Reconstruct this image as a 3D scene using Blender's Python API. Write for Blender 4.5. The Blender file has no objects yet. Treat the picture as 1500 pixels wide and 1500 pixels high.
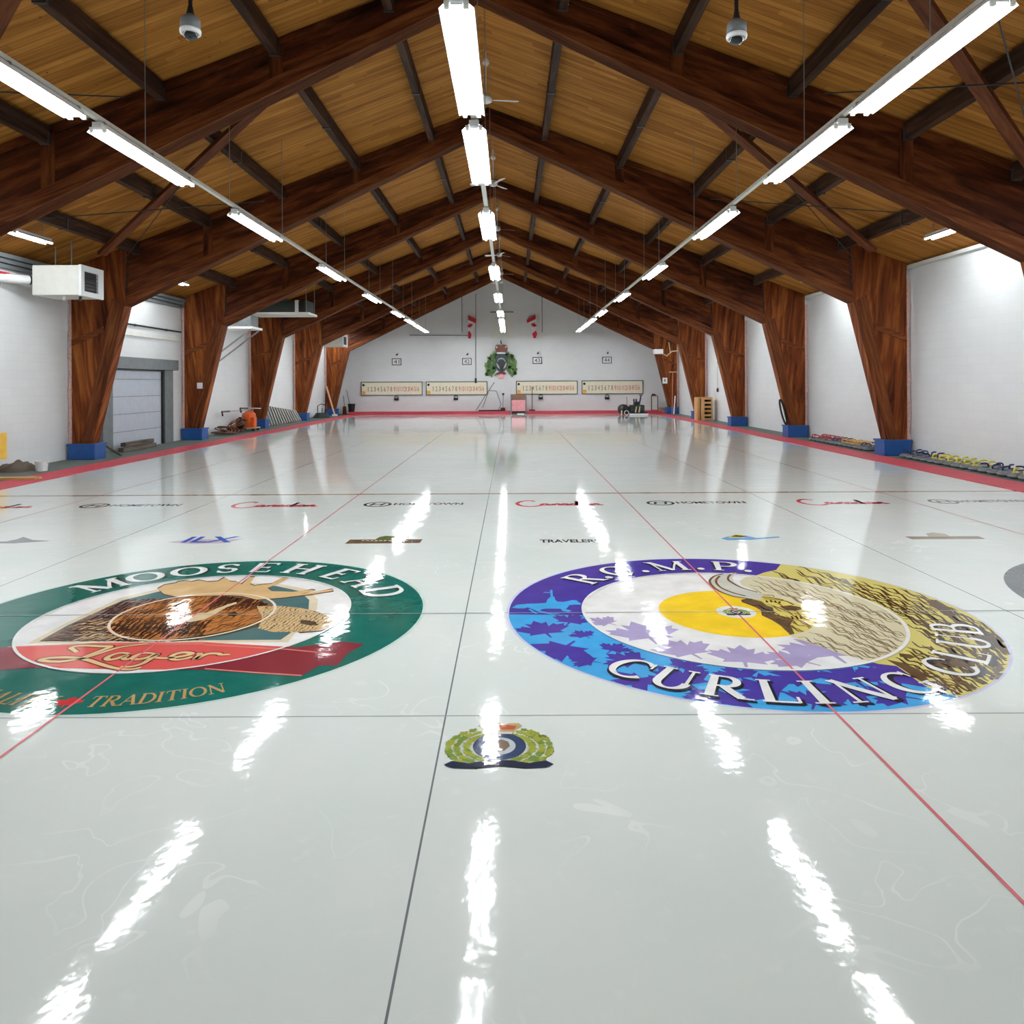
import bpy, math, random
from mathutils import Vector, Matrix, geometry

random.seed(7)
S = bpy.context.scene
COL = S.collection

# ------------------------------------------------------------------ camera, world, exposure
F_PX, CAM_H, VPX, VPY, ROLL = 1095.0, 1.843, 748.0, 562.0, 0.0050
cam_data = bpy.data.cameras.new('camera')
cam_data.sensor_width = 36.0
cam_data.lens = F_PX / 1500 * 36.0
cam_data.shift_x = (750 - VPX) / 1500
cam_data.shift_y = -(750 - VPY) / 1500
cam_data.clip_end = 200
cam = bpy.data.objects.new('camera', cam_data)
cam.matrix_world = Matrix.Translation((0, 0, CAM_H)) @ Matrix.Rotation(math.pi / 2, 4, 'X') @ Matrix.Rotation(-ROLL, 4, 'Z')
COL.objects.link(cam)
S.camera = cam

world = bpy.data.worlds.new('world')
S.world = world
world.use_nodes = True
world.node_tree.nodes['Background'].inputs[0].default_value = (0.8, 0.85, 0.9, 1)
world.node_tree.nodes['Background'].inputs[1].default_value = 0.02

S.view_settings.view_transform = 'Standard'
S.view_settings.look = 'None'
S.view_settings.gamma = 1
S.view_settings.use_curve_mapping = False
S.view_settings.exposure = 0.0
TUBE = 108.0        # radiance of the lamp tubes
WALL_TUBE = 125.0


def P(px, py):
    """pixel of the photograph -> view ray slopes (right, up) after undoing the slight roll"""
    dx, dy = px - VPX, py - VPY
    return (dx - ROLL * dy) / F_PX, -(dy + ROLL * dx) / F_PX


def G(px, py):
    a, b = P(px, py)
    d = CAM_H / -b
    return (a * d, d)


def at(px, py, d):
    a, b = P(px, py)
    return (a * d, d, CAM_H + b * d)


# ------------------------------------------------------------------ object helpers
def c(r, g, b):
    def f(u):
        u /= 255.0
        return u / 12.92 if u <= 0.04045 else ((u + 0.055) / 1.055) ** 2.4
    return (f(r), f(g), f(b), 1)


def wloc(o):
    v = Vector((0, 0, 0))
    while o is not None:
        v += o.location
        o = o.parent
    return v


HAIR = [0]


def hair(z):
    HAIR[0] = (HAIR[0] + 1) % 12
    return z + HAIR[0] * 3e-5


class MB:
    def __init__(s):
        s.v, s.f, s.uv = [], [], []

    def add(s, verts, faces, uvf=None):
        n = len(s.v)
        s.v += [tuple(p) for p in verts]
        for f in faces:
            s.f.append([i + n for i in f])
            s.uv.append([uvf(verts[i]) for i in f] if uvf else None)
        return s

    def box(s, x0, x1, y0, y1, z0, z1, uvf=None):
        v = [(x0, y0, z0), (x1, y0, z0), (x1, y1, z0), (x0, y1, z0), (x0, y0, z1), (x1, y0, z1), (x1, y1, z1), (x0, y1, z1)]
        return s.add(v, [(3, 2, 1, 0), (4, 5, 6, 7), (0, 1, 5, 4), (1, 2, 6, 5), (2, 3, 7, 6), (3, 0, 4, 7)], uvf)

    def cbox(s, cx, cy, cz, sx, sy, sz):
        return s.box(cx - sx / 2, cx + sx / 2, cy - sy / 2, cy + sy / 2, cz - sz / 2, cz + sz / 2)

    def bar(s, p0, p1, w, h, up=(0, 0, 1), uv=False):
        p0, p1 = Vector(p0), Vector(p1)
        d = (p1 - p0).normalized()
        u = Vector(up)
        if abs(d.dot(u)) > 0.98:
            u = Vector((1, 0, 0))
        r = d.cross(u).normalized()
        u = r.cross(d).normalized()
        v = []
        for p in (p0, p1):
            for a, b in ((-1, -1), (1, -1), (1, 1), (-1, 1)):
                v.append(tuple(p + r * (a * w / 2) + u * (b * h / 2)))
        uvf = (lambda q: ((Vector(q) - p0).dot(d), (Vector(q) - p0).dot(r) + (Vector(q) - p0).dot(u))) if uv else None
        return s.add(v, [(3, 2, 1, 0), (4, 5, 6, 7), (0, 1, 5, 4), (1, 2, 6, 5), (2, 3, 7, 6), (3, 0, 4, 7)], uvf)

    def prism(s, poly, y0, y1, ang=0.0):
        """poly in (x, z), extruded along y; uv runs along direction ang in the xz plane"""
        n = len(poly)
        v = [(x, y0, z) for x, z in poly] + [(x, y1, z) for x, z in poly]
        tri = geometry.tessellate_polygon([[Vector((x, z, 0)) for x, z in poly]])
        fs = [tuple(t) for t in tri] + [tuple(i + n for i in reversed(t)) for t in tri]
        fs += [(i, (i + 1) % n, (i + 1) % n + n, i + n) for i in range(n)]
        ca, sa = math.cos(ang), math.sin(ang)
        return s.add(v, fs, lambda q: (q[0] * ca + q[2] * sa, -q[0] * sa + q[2] * ca + q[1]))

    def tube(s, pts, r, n=8, cap=True):
        pts = [Vector(p) for p in pts]
        rs = r if isinstance(r, (list, tuple)) else [r] * len(pts)
        v = []
        prev = None
        for i, p in enumerate(pts):
            d = (pts[min(i + 1, len(pts) - 1)] - pts[max(i - 1, 0)]).normalized()
            if prev is None:
                u = Vector((0, 0, 1)) if abs(d.z) < 0.9 else Vector((1, 0, 0))
            else:
                u = prev
            a = (u - d * u.dot(d)).normalized()
            prev = a
            b = d.cross(a)
            for k in range(n):
                t = 2 * math.pi * k / n
                v.append(tuple(p + (a * math.cos(t) + b * math.sin(t)) * rs[i]))
        fs = []
        for i in range(len(pts) - 1):
            for k in range(n):
                k2 = (k + 1) % n
                fs.append((i * n + k, i * n + k2, (i + 1) * n + k2, (i + 1) * n + k))
        if cap:
            fs.append(tuple(reversed(range(n))))
            fs.append(tuple((len(pts) - 1) * n + k for k in range(n)))
        return s.add(v, fs)

    def lathe(s, prof, cx=0, cy=0, cz=0, n=20):
        v = []
        for r, z in prof:
            for k in range(n):
                t = 2 * math.pi * k / n
                v.append((cx + r * math.cos(t), cy + r * math.sin(t), cz + z))
        fs = []
        for i in range(len(prof) - 1):
            for k in range(n):
                k2 = (k + 1) % n
                fs.append((i * n + k, i * n + k2, (i + 1) * n + k2, (i + 1) * n + k))
        fs.append(tuple(reversed(range(n))))
        fs.append(tuple((len(prof) - 1) * n + k for k in range(n)))
        return s.add(v, fs)

    def poly(s, pts, z):
        """flat polygon on the ice; every piece lies a hair above the one before so none coincide"""
        z = hair(z)
        if len(pts) < 3:
            return s
        tri = geometry.tessellate_polygon([[Vector((p[0], p[1], 0)) for p in pts]])
        v = [(p[0], p[1], z) for p in pts]
        out = []
        for t in tri:
            a, b, d = (v[i] for i in t)
            cr = (b[0] - a[0]) * (d[1] - a[1]) - (b[1] - a[1]) * (d[0] - a[0])
            out.append(tuple(t) if cr > 0 else tuple(reversed(t)))
        return s.add(v, out)

    def wallpoly(s, pts, y, t):
        """polygon (x, z) with thickness t standing in front (towards -y) of plane y"""
        return s.prism(pts, y - t, y)

    def build(s, name, mat, parent=None, smooth=False, bevel=0):
        me = bpy.data.meshes.new(name)
        off = wloc(parent) if parent else Vector((0, 0, 0))
        me.from_pydata([(a[0] - off.x, a[1] - off.y, a[2] - off.z) for a in s.v], [], s.f)
        if any(u for u in s.uv):
            lay = me.uv_layers.new(name='UVMap')
            k = 0
            for u, f in zip(s.uv, s.f):
                for j in range(len(f)):
                    lay.data[k].uv = u[j] if u else (0, 0)
                    k += 1
        me.validate()
        me.update()
        if smooth:
            for p in me.polygons:
                p.use_smooth = True
        if mat:
            me.materials.append(mat)
        o = bpy.data.objects.new(name, me)
        COL.objects.link(o)
        if parent:
            o.parent = parent
        if bevel:
            m = o.modifiers.new('bevel', 'BEVEL')
            m.width = bevel
            m.segments = 2
            m.limit_method = 'ANGLE'
        return o


def thing(name, label, cat, loc=(0, 0, 0), group=None):
    o = bpy.data.objects.new(name, None)
    o.empty_display_size = 0.1
    o.location = loc
    COL.objects.link(o)
    return tag(o, label, cat, group)


def tag(o, label, cat, group=None):
    o['label'] = label
    o['category'] = cat
    if group:
        o['group'] = group
    return o


def struct(o):
    o['kind'] = 'structure'
    return o


def copy_tree(o, parent=None):
    k = o.copy()
    COL.objects.link(k)
    k.parent = parent
    for ch in list(o.children):
        copy_tree(ch, k)
    return k


ORD = ['first', 'second', 'third', 'fourth', 'fifth', 'sixth', 'seventh', 'eighth', 'ninth', 'tenth', 'eleventh']

# ------------------------------------------------------------------ materials
class Mat:
    def __init__(s, name):
        s.m = bpy.data.materials.new(name)
        s.m.use_nodes = True
        s.t = s.m.node_tree
        s.b = s.t.nodes['Principled BSDF']

    def n(s, typ, **kw):
        x = s.t.nodes.new(typ)
        for k, v in kw.items():
            if k.startswith('i_'):
                key = k[2:]
                x.inputs[int(key) if key.isdigit() else key].default_value = v
            else:
                setattr(x, k, v)
        return x

    def l(s, a, b):
        s.t.links.new(a, b)

    def math(s, op, a, b=None):
        x = s.n('ShaderNodeMath', operation=op)
        for i, q in enumerate((a, b)):
            if q is None:
                continue
            if isinstance(q, (int, float)):
                x.inputs[i].default_value = q
            else:
                s.l(q, x.inputs[i])
        return x.outputs[0]

    def mix(s, fac, a, b):
        x = s.n('ShaderNodeMix', data_type='RGBA')
        for sock, q in ((x.inputs[0], fac), (x.inputs[6], a), (x.inputs[7], b)):
            if isinstance(q, (int, float, tuple)):
                sock.default_value = q
            else:
                s.l(q, sock)
        return x.outputs[2]

    def ramp(s, fac, stops):
        x = s.n('ShaderNodeValToRGB')
        el = x.color_ramp.elements
        while len(el) < len(stops):
            el.new(0.5)
        for e, (p, q) in zip(el, stops):
            e.position = p
            e.color = q
        s.l(fac, x.inputs[0])
        return x.outputs[0]


def simple(name, col, rough=0.5, metal=0.0, var=0.12, scale=6.0, spec=0.5):
    M = Mat(name)
    co = M.n('ShaderNodeTexCoord')
    no = M.n('ShaderNodeTexNoise', i_Scale=scale, i_Detail=4.0)
    M.l(co.outputs['Object'], no.inputs['Vector'])
    lo = tuple(q * (1 - var) for q in col[:3]) + (1,)
    hi = tuple(min(1, q * (1 + var)) for q in col[:3]) + (1,)
    M.l(M.ramp(no.outputs['Fac'], [(0.3, lo), (0.7, hi)]), M.b.inputs['Base Color'])
    M.b.inputs['Roughness'].default_value = rough
    M.b.inputs['Metallic'].default_value = metal
    M.b.inputs['Specular IOR Level'].default_value = spec
    return M.m


def emit(name, col, strength):
    M = Mat(name)
    M.b.inputs['Base Color'].default_value = (0.9, 0.9, 0.9, 1)
    M.b.inputs['Emission Color'].default_value = col
    M.b.inputs['Emission Strength'].default_value = strength
    return M.m


def ice_finish(M):
    """gloss, index and pebbled ripple shared by the ice and the paint frozen into it"""
    g = M.n('ShaderNodeNewGeometry')
    mp = M.n('ShaderNodeMapping')
    mp.inputs['Scale'].default_value = (1.0, 1.0, 1.0)
    M.l(g.outputs['Position'], mp.inputs['Vector'])
    n1 = M.n('ShaderNodeTexNoise', i_Scale=3.2, i_Detail=3.0, i_Roughness=0.55)
    n2 = M.n('ShaderNodeTexNoise', i_Scale=26.0, i_Detail=2.0)
    M.l(mp.outputs[0], n1.inputs['Vector'])
    M.l(mp.outputs[0], n2.inputs['Vector'])
    h = M.math('ADD', n1.outputs['Fac'], M.math('MULTIPLY', n2.outputs['Fac'], 0.075))
    bp = M.n('ShaderNodeBump', i_Strength=1.0, i_Distance=0.0026)
    M.l(h, bp.inputs['Height'])
    M.l(bp.outputs[0], M.b.inputs['Normal'])
    M.b.inputs['Roughness'].default_value = 0.055
    M.b.inputs['IOR'].default_value = 1.33
    return g


_paint = {}


def paint(col, mixw=0.0):
    key = tuple(round(q, 4) for q in col)
    if key not in _paint:
        M = Mat('ice_paint')
        g = ice_finish(M)
        no = M.n('ShaderNodeTexNoise', i_Scale=5.0, i_Detail=4.0)
        M.l(g.outputs['Position'], no.inputs['Vector'])
        lo = tuple(q * 0.9 for q in col[:3]) + (1,)
        hi = tuple(min(1, q * 1.08 + 0.004) for q in col[:3]) + (1,)
        M.l(M.ramp(no.outputs['Fac'], [(0.3, lo), (0.7, hi)]), M.b.inputs['Base Color'])
        _paint[key] = M.m
    return _paint[key]


def ice_mat():
    M = Mat('ice')
    g = ice_finish(M)
    no = M.n('ShaderNodeTexNoise', i_Scale=0.7, i_Detail=5.0)
    M.l(g.outputs['Position'], no.inputs['Vector'])
    n2 = M.n('ShaderNodeTexNoise', i_Scale=9.0, i_Detail=3.0)
    M.l(g.outputs['Position'], n2.inputs['Vector'])
    a = M.ramp(no.outputs['Fac'], [(0.3, (0.615, 0.685, 0.655, 1)), (0.7, (0.67, 0.72, 0.69, 1))])
    b = M.mix(M.ramp(n2.outputs['Fac'], [(0.62, (0, 0, 0, 1)), (0.72, (0.25, 0.25, 0.25, 1))]), a, (0.75, 0.80, 0.78, 1))
    # pale scribbles left by flooding and scraping
    n3 = M.n('ShaderNodeTexNoise', i_Scale=2.1, i_Detail=1.5, i_Distortion=1.2)
    M.l(g.outputs['Position'], n3.inputs['Vector'])
    n4 = M.n('ShaderNodeTexNoise', i_Scale=0.9, i_Detail=2.0)
    M.l(g.outputs['Position'], n4.inputs['Vector'])
    e = M.math('ABSOLUTE', M.math('SUBTRACT', n3.outputs['Fac'], 0.5))
    ed = M.math('MULTIPLY', M.math('LESS_THAN', e, 0.008), M.ramp(n4.outputs['Fac'], [(0.5, (0, 0, 0, 1)), (0.6, (0.45, 0.45, 0.45, 1))]))
    b = M.mix(ed, b, (0.80, 0.85, 0.83, 1))
    M.l(b, M.b.inputs['Base Color'])
    return M.m


def wood(name, dark, mid, light, along=1.2, across=9.0, rough=0.6):
    M = Mat(name)
    uv = M.n('ShaderNodeUVMap')
    oi = M.n('ShaderNodeObjectInfo')
    mp = M.n('ShaderNodeMapping')
    mp.inputs['Scale'].default_value = (along, across, 1)
    off = M.n('ShaderNodeCombineXYZ')
    M.l(M.math('MULTIPLY', oi.outputs['Random'], 40.0), off.inputs[0])
    M.l(uv.outputs[0], mp.inputs['Vector'])
    M.l(off.outputs[0], mp.inputs['Location'])
    n1 = M.n('ShaderNodeTexNoise', i_Scale=1.0, i_Detail=6.0, i_Roughness=0.6, i_Distortion=0.6)
    M.l(mp.outputs[0], n1.inputs['Vector'])
    n2 = M.n('ShaderNodeTexNoise', i_Scale=0.25, i_Detail=2.0)
    M.l(mp.outputs[0], n2.inputs['Vector'])
    f = M.math('ADD', M.math('MULTIPLY', n1.outputs['Fac'], 0.65), M.math('MULTIPLY', n2.outputs['Fac'], 0.35))
    M.l(M.ramp(f, [(0.36, dark), (0.5, mid), (0.66, light)]), M.b.inputs['Base Color'])
    M.b.inputs['Roughness'].default_value = rough
    M.b.inputs['Specular IOR Level'].default_value = 0.12
    return M.m


def deck_mat():
    M = Mat('pine_deck')
    uv = M.n('ShaderNodeUVMap')
    sp = M.n('ShaderNodeSeparateXYZ')
    M.l(uv.outputs[0], sp.inputs[0])
    w = 0.135
    row = M.math('FLOOR', M.math('DIVIDE', sp.outputs[1], w))
    wn = M.n('ShaderNodeTexWhiteNoise', noise_dimensions='1D')
    M.l(row, wn.inputs['W'])
    # butt joints: shift every course and cut it into boards
    bl = M.math('FLOOR', M.math('DIVIDE', M.math('ADD', sp.outputs[0], M.math('MULTIPLY', wn.outputs['Value'], 7.0)), 2.6))
    wn2 = M.n('ShaderNodeTexWhiteNoise', noise_dimensions='2D')
    cb = M.n('ShaderNodeCombineXYZ')
    M.l(row, cb.inputs[0])
    M.l(bl, cb.inputs[1])
    M.l(cb.outputs[0], wn2.inputs['Vector'])
    mp = M.n('ShaderNodeMapping')
    mp.inputs['Scale'].default_value = (0.9, 14, 1)
    M.l(uv.outputs[0], mp.inputs['Vector'])
    n1 = M.n('ShaderNodeTexNoise', i_Scale=1.0, i_Detail=5.0, i_Distortion=0.4)
    M.l(mp.outputs[0], n1.inputs['Vector'])
    f = M.math('ADD', M.math('MULTIPLY', wn2.outputs['Value'], 0.28), M.math('MULTIPLY', n1.outputs['Fac'], 0.72))
    colr = M.ramp(f, [(0.15, (0.15, 0.052, 0.008, 1)), (0.5, (0.33, 0.136, 0.025, 1)), (0.85, (0.52, 0.235, 0.054, 1))])
    vo = M.n('ShaderNodeTexVoronoi', i_Scale=3.3)
    M.l(uv.outputs[0], vo.inputs['Vector'])
    knot = M.ramp(vo.outputs['Distance'], [(0.03, (1, 1, 1, 1)), (0.075, (0, 0, 0, 1))])
    colr = M.mix(knot, colr, (0.10, 0.04, 0.014, 1))
    fr = M.math('FRACT', M.math('DIVIDE', sp.outputs[1], w))
    gap = M.math('LESS_THAN', fr, 0.055)
    colr = M.mix(M.math('MULTIPLY', gap, 0.75), colr, (0.06, 0.027, 0.01, 1))
    M.l(colr, M.b.inputs['Base Color'])
    M.b.inputs['Roughness'].default_value = 0.7
    M.b.inputs['Specular IOR Level'].default_value = 0.1
    return M.m


def block_wall(name, axis):
    """painted concrete block; the joints show only as relief"""
    M = Mat(name)
    g = M.n('ShaderNodeNewGeometry')
    sp = M.n('ShaderNodeSeparateXYZ')
    M.l(g.outputs['Position'], sp.inputs[0])
    cb = M.n('ShaderNodeCombineXYZ')
    M.l(sp.outputs[axis], cb.inputs[0])
    M.l(sp.outputs[2], cb.inputs[1])
    br = M.n('ShaderNodeTexBrick', i_Scale=1.0)
    br.inputs['Mortar Size'].default_value = 0.007
    br.inputs['Brick Width'].default_value = 0.4
    br.inputs['Row Height'].default_value = 0.2
    br.inputs['Color1'].default_value = (0.69, 0.715, 0.715, 1)
    br.inputs['Color2'].default_value = (0.71, 0.735, 0.735, 1)
    br.inputs['Mortar'].default_value = (0.67, 0.69, 0.688, 1)
    M.l(cb.outputs[0], br.inputs['Vector'])
    no = M.n('ShaderNodeTexNoise', i_Scale=0.8, i_Detail=5.0)
    M.l(g.outputs['Position'], no.inputs['Vector'])
    colr = M.mix(M.ramp(no.outputs['Fac'], [(0.45, (0, 0, 0, 1)), (0.8, (0.35, 0.35, 0.35, 1))]), br.outputs['Color'], (0.6, 0.61, 0.61, 1))
    M.l(colr, M.b.inputs['Base Color'])
    bp = M.n('ShaderNodeBump', i_Strength=0.25, i_Distance=0.004)
    inv = M.math('SUBTRACT', 1.0, br.outputs['Fac'])
    M.l(inv, bp.inputs['Height'])
    M.l(bp.outputs[0], M.b.inputs['Normal'])
    M.b.inputs['Roughness'].default_value = 0.55
    return M.m


ICE = ice_mat()
DECK = deck_mat()
FRAME = wood('stained_plywood', (0.020, 0.005, 0.002, 1), (0.082, 0.020, 0.006, 1), (0.20, 0.062, 0.015, 1), along=0.9, across=6.0)
COLW = wood('stained_column', (0.045, 0.009, 0.003, 1), (0.165, 0.040, 0.009, 1), (0.34, 0.115, 0.024, 1), along=0.7, across=7.0)
CHORD = wood('stained_lumber', (0.06, 0.016, 0.005, 1), (0.14, 0.040, 0.012, 1), (0.23, 0.078, 0.023, 1), across=16)
PURL = wood('dark_purlin', (0.018, 0.009, 0.006, 1), (0.045, 0.022, 0.014, 1), (0.085, 0.043, 0.026, 1), across=14)
BRACE = wood('red_brace', (0.05, 0.013, 0.005, 1), (0.11, 0.032, 0.012, 1), (0.16, 0.055, 0.02, 1), across=14)
PINE = wood('bare_lumber', (0.36, 0.19, 0.07, 1), (0.55, 0.32, 0.13, 1), (0.66, 0.43, 0.2, 1), across=14)
GREYWOOD = wood('weathered_lumber', (0.05, 0.04, 0.03, 1), (0.11, 0.09, 0.07, 1), (0.19, 0.16, 0.13, 1), across=14)
WALLX = block_wall('painted_block_side', 1)
WALLY = block_wall('painted_block_end', 0)
WHITE = simple('white_enamel', c(225, 228, 228), 0.4, var=0.03)
OFFW = simple('off_white_enamel', c(214, 216, 208), 0.45, var=0.04)
STEEL = simple('galvanised_steel', c(150, 155, 155), 0.4, 0.6)
GREY = simple('grey_paint', c(105, 112, 114), 0.5)
DGREY = simple('dark_grey', c(45, 47, 48), 0.5)
BLACK = simple('black_plastic', c(18, 18, 20), 0.4)
BLUE = simple('blue_paint', c(26, 80, 148), 0.45, var=0.15)
REDK = simple('red_strip', c(182, 60, 74), 0.6, var=0.10, scale=3)
CARPET = simple('grey_green_carpet', c(92, 104, 98), 0.95, var=0.2, scale=30)
FOAM = simple('pink_foam', c(205, 170, 160), 0.9, var=0.2, scale=20)
GRANITE = simple('granite', c(98, 102, 104), 0.22, var=0.35, scale=70)
GRAN_BAND = simple('granite_band', c(120, 124, 124), 0.6, var=0.25, scale=90)
H_BLUE = simple('blue_handle', c(32, 36, 88), 0.35)
H_YEL = simple('yellow_handle', c(226, 214, 60), 0.35)
H_RED = simple('red_handle', c(178, 44, 52), 0.35)
H_ORA = simple('amber_handle', c(228, 168, 40), 0.35)
H_BLK = simple('black_handle', c(26, 26, 34), 0.35)
ORANGE = simple('orange_enamel', c(222, 96, 28), 0.45, var=0.15)
GREEN_D = simple('dark_green_enamel', c(30, 48, 42), 0.6)
CREAM = simple('cream_board', c(228, 222, 198), 0.5, var=0.03)
PINKP = simple('pink_panel', c(228, 152, 158), 0.6)
BROWN = simple('brown_board', c(128, 92, 76), 0.6)
YELLOW = simple('yellow_panel', c(236, 190, 70), 0.5)
RED = simple('red_cloth', c(186, 34, 50), 0.8)
WHITECL = simple('white_cloth', c(228, 226, 226), 0.8, var=0.03)
INKD = simple('brown_lettering', c(110, 82, 62), 0.6)
INKR = simple('red_lettering', c(196, 74, 60), 0.6)
INKB = simple('black_lettering', c(30, 32, 36), 0.6)
HOSE = simple('brown_hose', c(96, 58, 44), 0.5)
DOOR = simple('grey_door_panel', c(176, 184, 194), 0.5, var=0.04)
DOME = simple('smoked_dome', c(26, 28, 32), 0.06)
PEACH = simple('pale_wood_handle', c(206, 160, 130), 0.5)
BEIGE = simple('beige_metal', c(196, 178, 140), 0.5)
TUBE_M = emit('lit_tube', (0.93, 0.96, 1.0, 1), TUBE)
WTUBE_M = emit('lit_wall_tube', (0.94, 0.97, 1.0, 1), WALL_TUBE)

# ------------------------------------------------------------------ dimensions of the hall
CX = -0.53
WO = 10.55                      # half width, wall face to wall face
Y0, YF = -3.0, 46.5
deck_z = lambda o: 8.74 - 0.378 * abs(o)
FR_Y = [12.2, 18.65, 25.1, 31.55, 38.0, 44.45]
FR_T = 0.30
IX0, IX1, IY1 = -9.08, 8.47, 45.35     # ice edges
SHEETS = [-6.88, -2.54, 1.80, 6.14]
TEE = 6.0

# ------------------------------------------------------------------ structure
floor = struct(MB().box(IX0, IX1, Y0, IY1, -0.1, 0).build('floor', ICE))
for nm, xa, xb in (('trim_1', CX - WO, -9.83), ('trim_2', 9.22, CX + WO)):
    struct(MB().box(xa, xb, Y0, YF, -0.1, 0.004).build(nm, CARPET))
for nm, xa, xb in (('trim_3', -9.83, IX0), ('trim_4', IX1, 9.22)):
    struct(MB().box(xa, xb, Y0, IY1, -0.1, 0.012).build(nm, REDK))
m = MB()
m.box(-9.83, 9.22, IY1, IY1 + 0.16, -0.1, 0.17)
m.box(-9.83, 9.22, IY1 + 0.16, YF, -0.1, 0.15)
struct(m.build('trim_5', REDK))

struct(MB().box(CX - WO - 0.2, CX - WO, Y0, YF, -0.1, 5.0).build('wall_left', WALLX))
struct(MB().box(CX + WO, CX + WO + 0.2, Y0, YF, -0.1, 5.0).build('wall_right', WALLX))
for nm, ya, yb in (('wall_far', YF, YF + 0.2), ('wall_near', Y0 - 0.2, Y0)):
    pl = [(CX - WO - 0.2, -0.1), (CX + WO + 0.2, -0.1), (CX + WO + 0.2, deck_z(WO + .2)), (CX, deck_z(0)), (CX - WO - 0.2, deck_z(WO + .2))]
    struct(MB().prism(pl, ya, yb).build(nm, WALLY))

m = MB()
sl = math.atan(0.378)
for s in (-1, 1):
    a, b = CX, CX + s * (WO + 0.6)
    v = []
    for y in (Y0, YF + .2):
        for x in (a, b):
            for t in (0, 0.1):
                v.append((x, y, deck_z(x - CX) + t))
    # order: y0a0 y0a1 y0b0 y0b1 y1a0 y1a1 y1b0 y1b1
    fs = [(0, 2, 6, 4), (1, 5, 7, 3), (0, 1, 3, 2), (4, 6, 7, 5), (0, 4, 5, 1), (2, 3, 7, 6)]
    m.add(v, fs, lambda q: ((q[0] - CX) / math.cos(sl), q[1]))
struct(m.build('ceiling', DECK))

# eave trim: sheet metal rails and a soffit lip on top of each block wall
for nm, s in (('trim_6', -1), ('trim_7', 1)):
    x = CX + s * WO
    m = MB()
    for w, z0, z1 in (((0.10, 4.42, 4.50), (0.16, 4.52, 4.60), (0.22, 4.62, 4.71)) if s < 0 else ((0.14, 4.66, 4.74),)):
        xs = sorted((x, x - s * w))
        yy = [Y0] + FR_Y
        for i, y in enumerate(yy):
            ya = y if i == 0 else y + FR_T + 0.01
            yb = (FR_Y[i] - 0.04) if i < len(FR_Y) else YF
            m.box(xs[0], xs[1], ya, yb, z0, z1)
    struct(m.build(nm, GREY if s < 0 else OFFW))

# ------------------------------------------------------------------ timber arch frames
WHICH = ['nearest', 'second nearest', 'third nearest', 'fourth nearest', 'second farthest', 'farthest']


def make_frame(y, label):
    t = thing('timber_frame', label, 'roof frame', (CX, y, 0), 'timber arch frames across the hall')
    for s in (-1, 1):
        X = lambda pts: [(CX + s * o, z) for o, z in pts]
        ang = -s * sl
        col = [(9.93, 0.3), (10.42, 0.3), (10.42, deck_z(10.42) - .01), (9.0, deck_z(9.0) - .01), (9.08, 3.83)]
        cm = MB().prism(X(col), y, y + FR_T, math.pi / 2 - s * 0.1).build('column', COLW, t)
        raf = [(9.08, 3.83), (9.0, deck_z(9.0) - .01), (0, deck_z(0) - .01), (0, 8.19)]
        rm = MB().prism(X(raf), y, y + FR_T, ang).build('rafter', FRAME, t)
        fl = [(9.93, 0.39), (10.17, 0.39), (9.40, 4.02), (9.08, 3.83)]
        MB().prism(X(fl), y - 0.03, y + FR_T + 0.03, math.pi / 2 + s * 0.25).build('flange', CHORD, cm)
        bc = [(9.08, 3.83), (9.06, 4.12), (0, 8.42), (0, 8.19)]
        MB().prism(X(bc), y - 0.03, y + FR_T + 0.03, ang).build('bottom_chord', CHORD, rm)
        tc = [(9.0, deck_z(9.0) - .17), (9.0, deck_z(9.0) - .02), (0, deck_z(0) - .02), (0, deck_z(0) - .15)]
        MB().prism(X(tc), y - 0.02, y + FR_T + 0.02, ang).build('top_chord', FRAME, rm)
        ks = [(9.62, 3.16), (9.60, 3.32), (10.41, 2.98), (10.41, 2.84)]
        MB().prism(X(ks), y - 0.025, y + FR_T, 0).build('knee_strip', CHORD, cm)
        sm = [(9.02, 4.13), (9.07, 4.13), (9.02, deck_z(9.0) - .17), (8.97, deck_z(9.0) - .17)]
        MB().prism(X(sm), y - 0.012, y + 0.01, 0).build('seam', PURL, cm)
        for o in (3.27, 7.0):
            zb = 8.19 - 0.48 * o + 0.24
            stf = [(o - .11, zb + .05), (o + .11, zb - .05), (o + .11, deck_z(o + .11) - .17), (o - .11, deck_z(o - .11) - .17)]
            MB().prism(X(stf), y - 0.02, y + FR_T + 0.02, math.pi / 2).build('stiffener', FRAME, rm)
        # sealing foam between post and wall
        fm = MB()
        z = 0.4
        while z < 4.4:
            w = 0.06 + random.random() * 0.05
            xs = sorted((CX + s * 10.42, CX + s * (10.42 + w)))
            fm.box(xs[0], xs[1], y + 0.02, y + 0.07, z, z + 0.14)
            z += 0.14
        fo = fm.build('foam_seal', FOAM, cm)
        fo['label'] = 'pinkish ragged foam seam'
        bx = sorted((CX + s * 9.80, CX + s * 10.47))
        b = MB().box(bx[0], bx[1], y - 0.10, y + 0.42, 0.004, 0.39).build('base_box', BLUE, t, bevel=0.015)
        b['label'] = 'blue painted base box'
        lip = MB().box(bx[0] - .02, bx[1] + .02, y - 0.12, y + 0.44, 0.355, 0.40).build('lip', BLUE, b)
    return t


for i, y in enumerate(FR_Y):
    make_frame(y, {
        0: 'nearest brown timber roof frame, its posts standing outside the picture',
        1: 'brown timber roof frame behind the white unit heater, the largest with both posts in view',
        2: 'brown timber roof frame just beyond the grey overhead door, with a white switch box',
        3: 'brown timber roof frame behind the orange cart, the third with both posts in view',
        4: 'brown timber roof frame beyond the leaning slatted panel and behind the wooden crate',
        5: 'farthest brown timber roof frame, standing just before the white end wall'}[i])

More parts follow.
